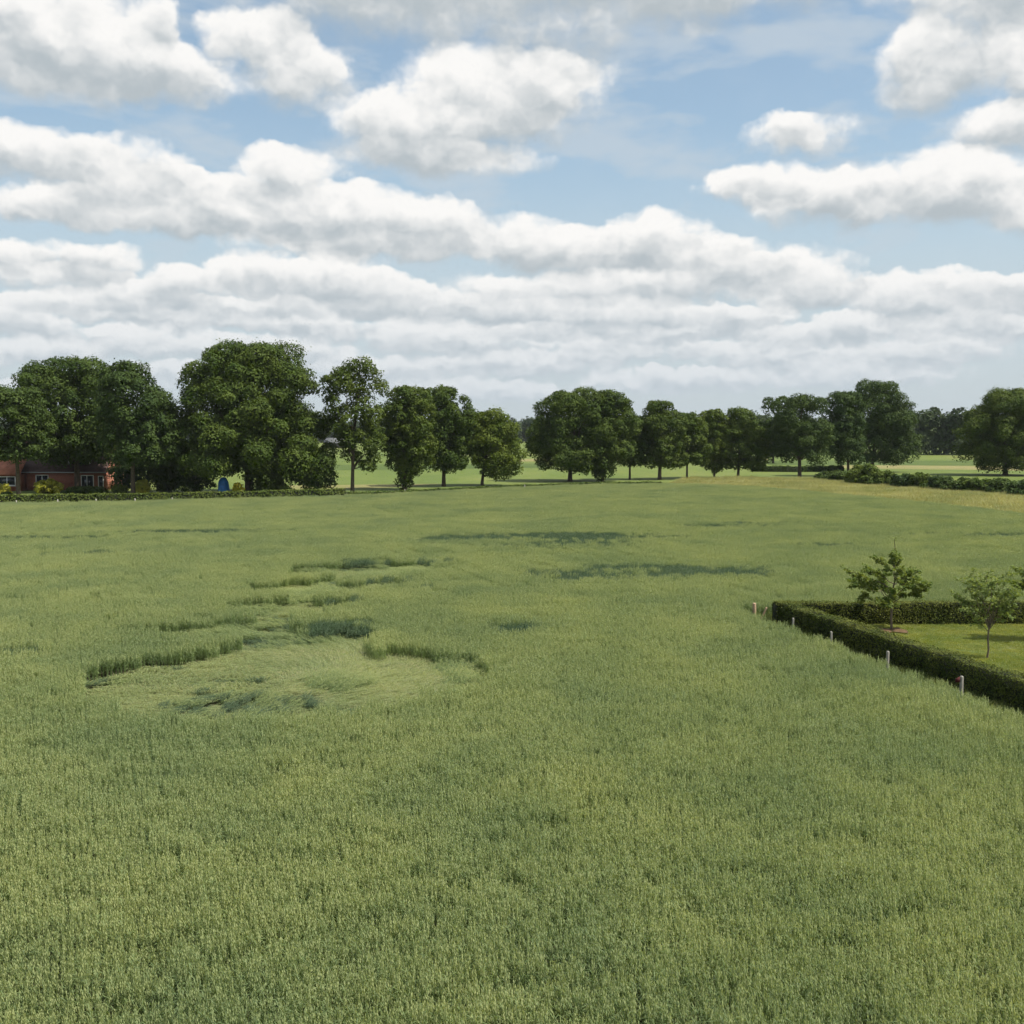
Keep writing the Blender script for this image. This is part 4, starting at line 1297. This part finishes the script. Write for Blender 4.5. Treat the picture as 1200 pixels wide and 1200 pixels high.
tag(tp, 'bright blue tarpaulin draped over a narrow heap under the giant tree', 'tarpaulin')

# far barn
bp_ = at(394, 525)
mb = MB()
mb.box(-6, 6, 0, 7, -0.1, 2.6)
barn = link('far_barn', None, None, (bp_.x, bp_.y, 0))
tag(barn, 'low grey-roofed barn far off across the pasture', 'barn')
link('wall', mb.mesh('barn_wall', M_barn_wall), barn)
mb = MB()
for ya, yb in ((-0.4, 3.5), (7.4, 3.5)):
    V = [(-6.4, ya, 2.5), (6.4, ya, 2.5), (6.4, yb, 5.2), (-6.4, yb, 5.2)]
    V += [(x, y, z + 0.15) for x, y, z in V]
    mb.add(V, [(0, 1, 2, 3), (7, 6, 5, 4), (0, 4, 5, 1), (1, 5, 6, 2), (2, 6, 7, 3), (3, 7, 4, 0)])
link('roof', mb.mesh('barn_roof', M_barn), barn)

# ------------------------------------------------------------------ distant woods: one mass each
def wood(name, label, spans, seed, size, mat, step, dens):
    """spans: (x px from, x px to, base y px, tree height m) stretches of wood edge"""
    rng = np.random.default_rng(seed)
    L = []
    for (xa, xb, by, h) in spans:
        a, b = at(xa, by), at(xb, by)
        n = int(abs(b.x - a.x) / step)
        for i in range(n):
            for dep in (0.0, step * 1.2):
                t = (i + rng.uniform(0, 1)) / n
                x, y = a.x + (b.x - a.x) * t, a.y + (b.y - a.y) * t + dep + rng.normal() * 2
                hh = h * rng.uniform(0.72, 1.1) * (1 + 0.15 * math.sin(x * 0.05 + seed))
                w = rng.uniform(0.55, 0.8) * step
                for k in range(5):
                    L.append((x + rng.normal() * w * 0.4, y + rng.normal() * w * 0.3, hh * (0.2 + 0.165 * k) * rng.uniform(0.9, 1.08), w * (0.95 - 0.10 * k) * rng.uniform(0.8, 1.1)))
    V, F = lobe_leaves(np.array(L), dens, size, rng, squash=0.95, hollow=0.75, cull=False)
    o = link(name, mesh_np(name, V, [F], mat))
    tag(o, label, 'woodland', None, 'stuff')


M_wood = leafy('wood_leaf', (0.028, 0.052, 0.017), (0.055, 0.085, 0.026), 0.05, 0.25, 0.6)
wood('near_wood', 'dark wood beyond the pasture between the tallest oak and the wide oak', [(1045, 1260, 533, 20.0), (880, 960, 529, 14.0)], 701, 0.6, M_wood, 7.0, 45)
wood('far_wood', 'distant line of dark woods along the whole horizon', [(-80, 1300, 519, 20.0)], 702, 1.2, M_wood, 11.0, 6.5)
wood('farthest_wood', 'faint woods at the very horizon', [(-80, 1300, 511.5, 22.0)], 703, 2.6, M_wood, 26.0, 0.9)


# ------------------------------------------------------------------ air
hm = bpy.data.materials.new('haze_air')
hm.use_nodes = True
ht = NT(hm.node_tree)
ht.n.clear()
pv = ht.new('ShaderNodeVolumePrincipled')
pv.inputs['Color'].default_value = (0.86, 0.92, 1.0, 1)
pv.inputs['Density'].default_value = 0.00005
ho = ht.new('ShaderNodeOutputMaterial')
ht.l.new(pv.outputs[0], ho.inputs['Volume'])
mb = MB()
mb.box(-1500, 1500, -60, 2400, -1.0, 34)
tag(link('haze', mb.mesh('haze', hm)), 'thin pale haze in the air over the fields', 'haze', None, 'stuff')
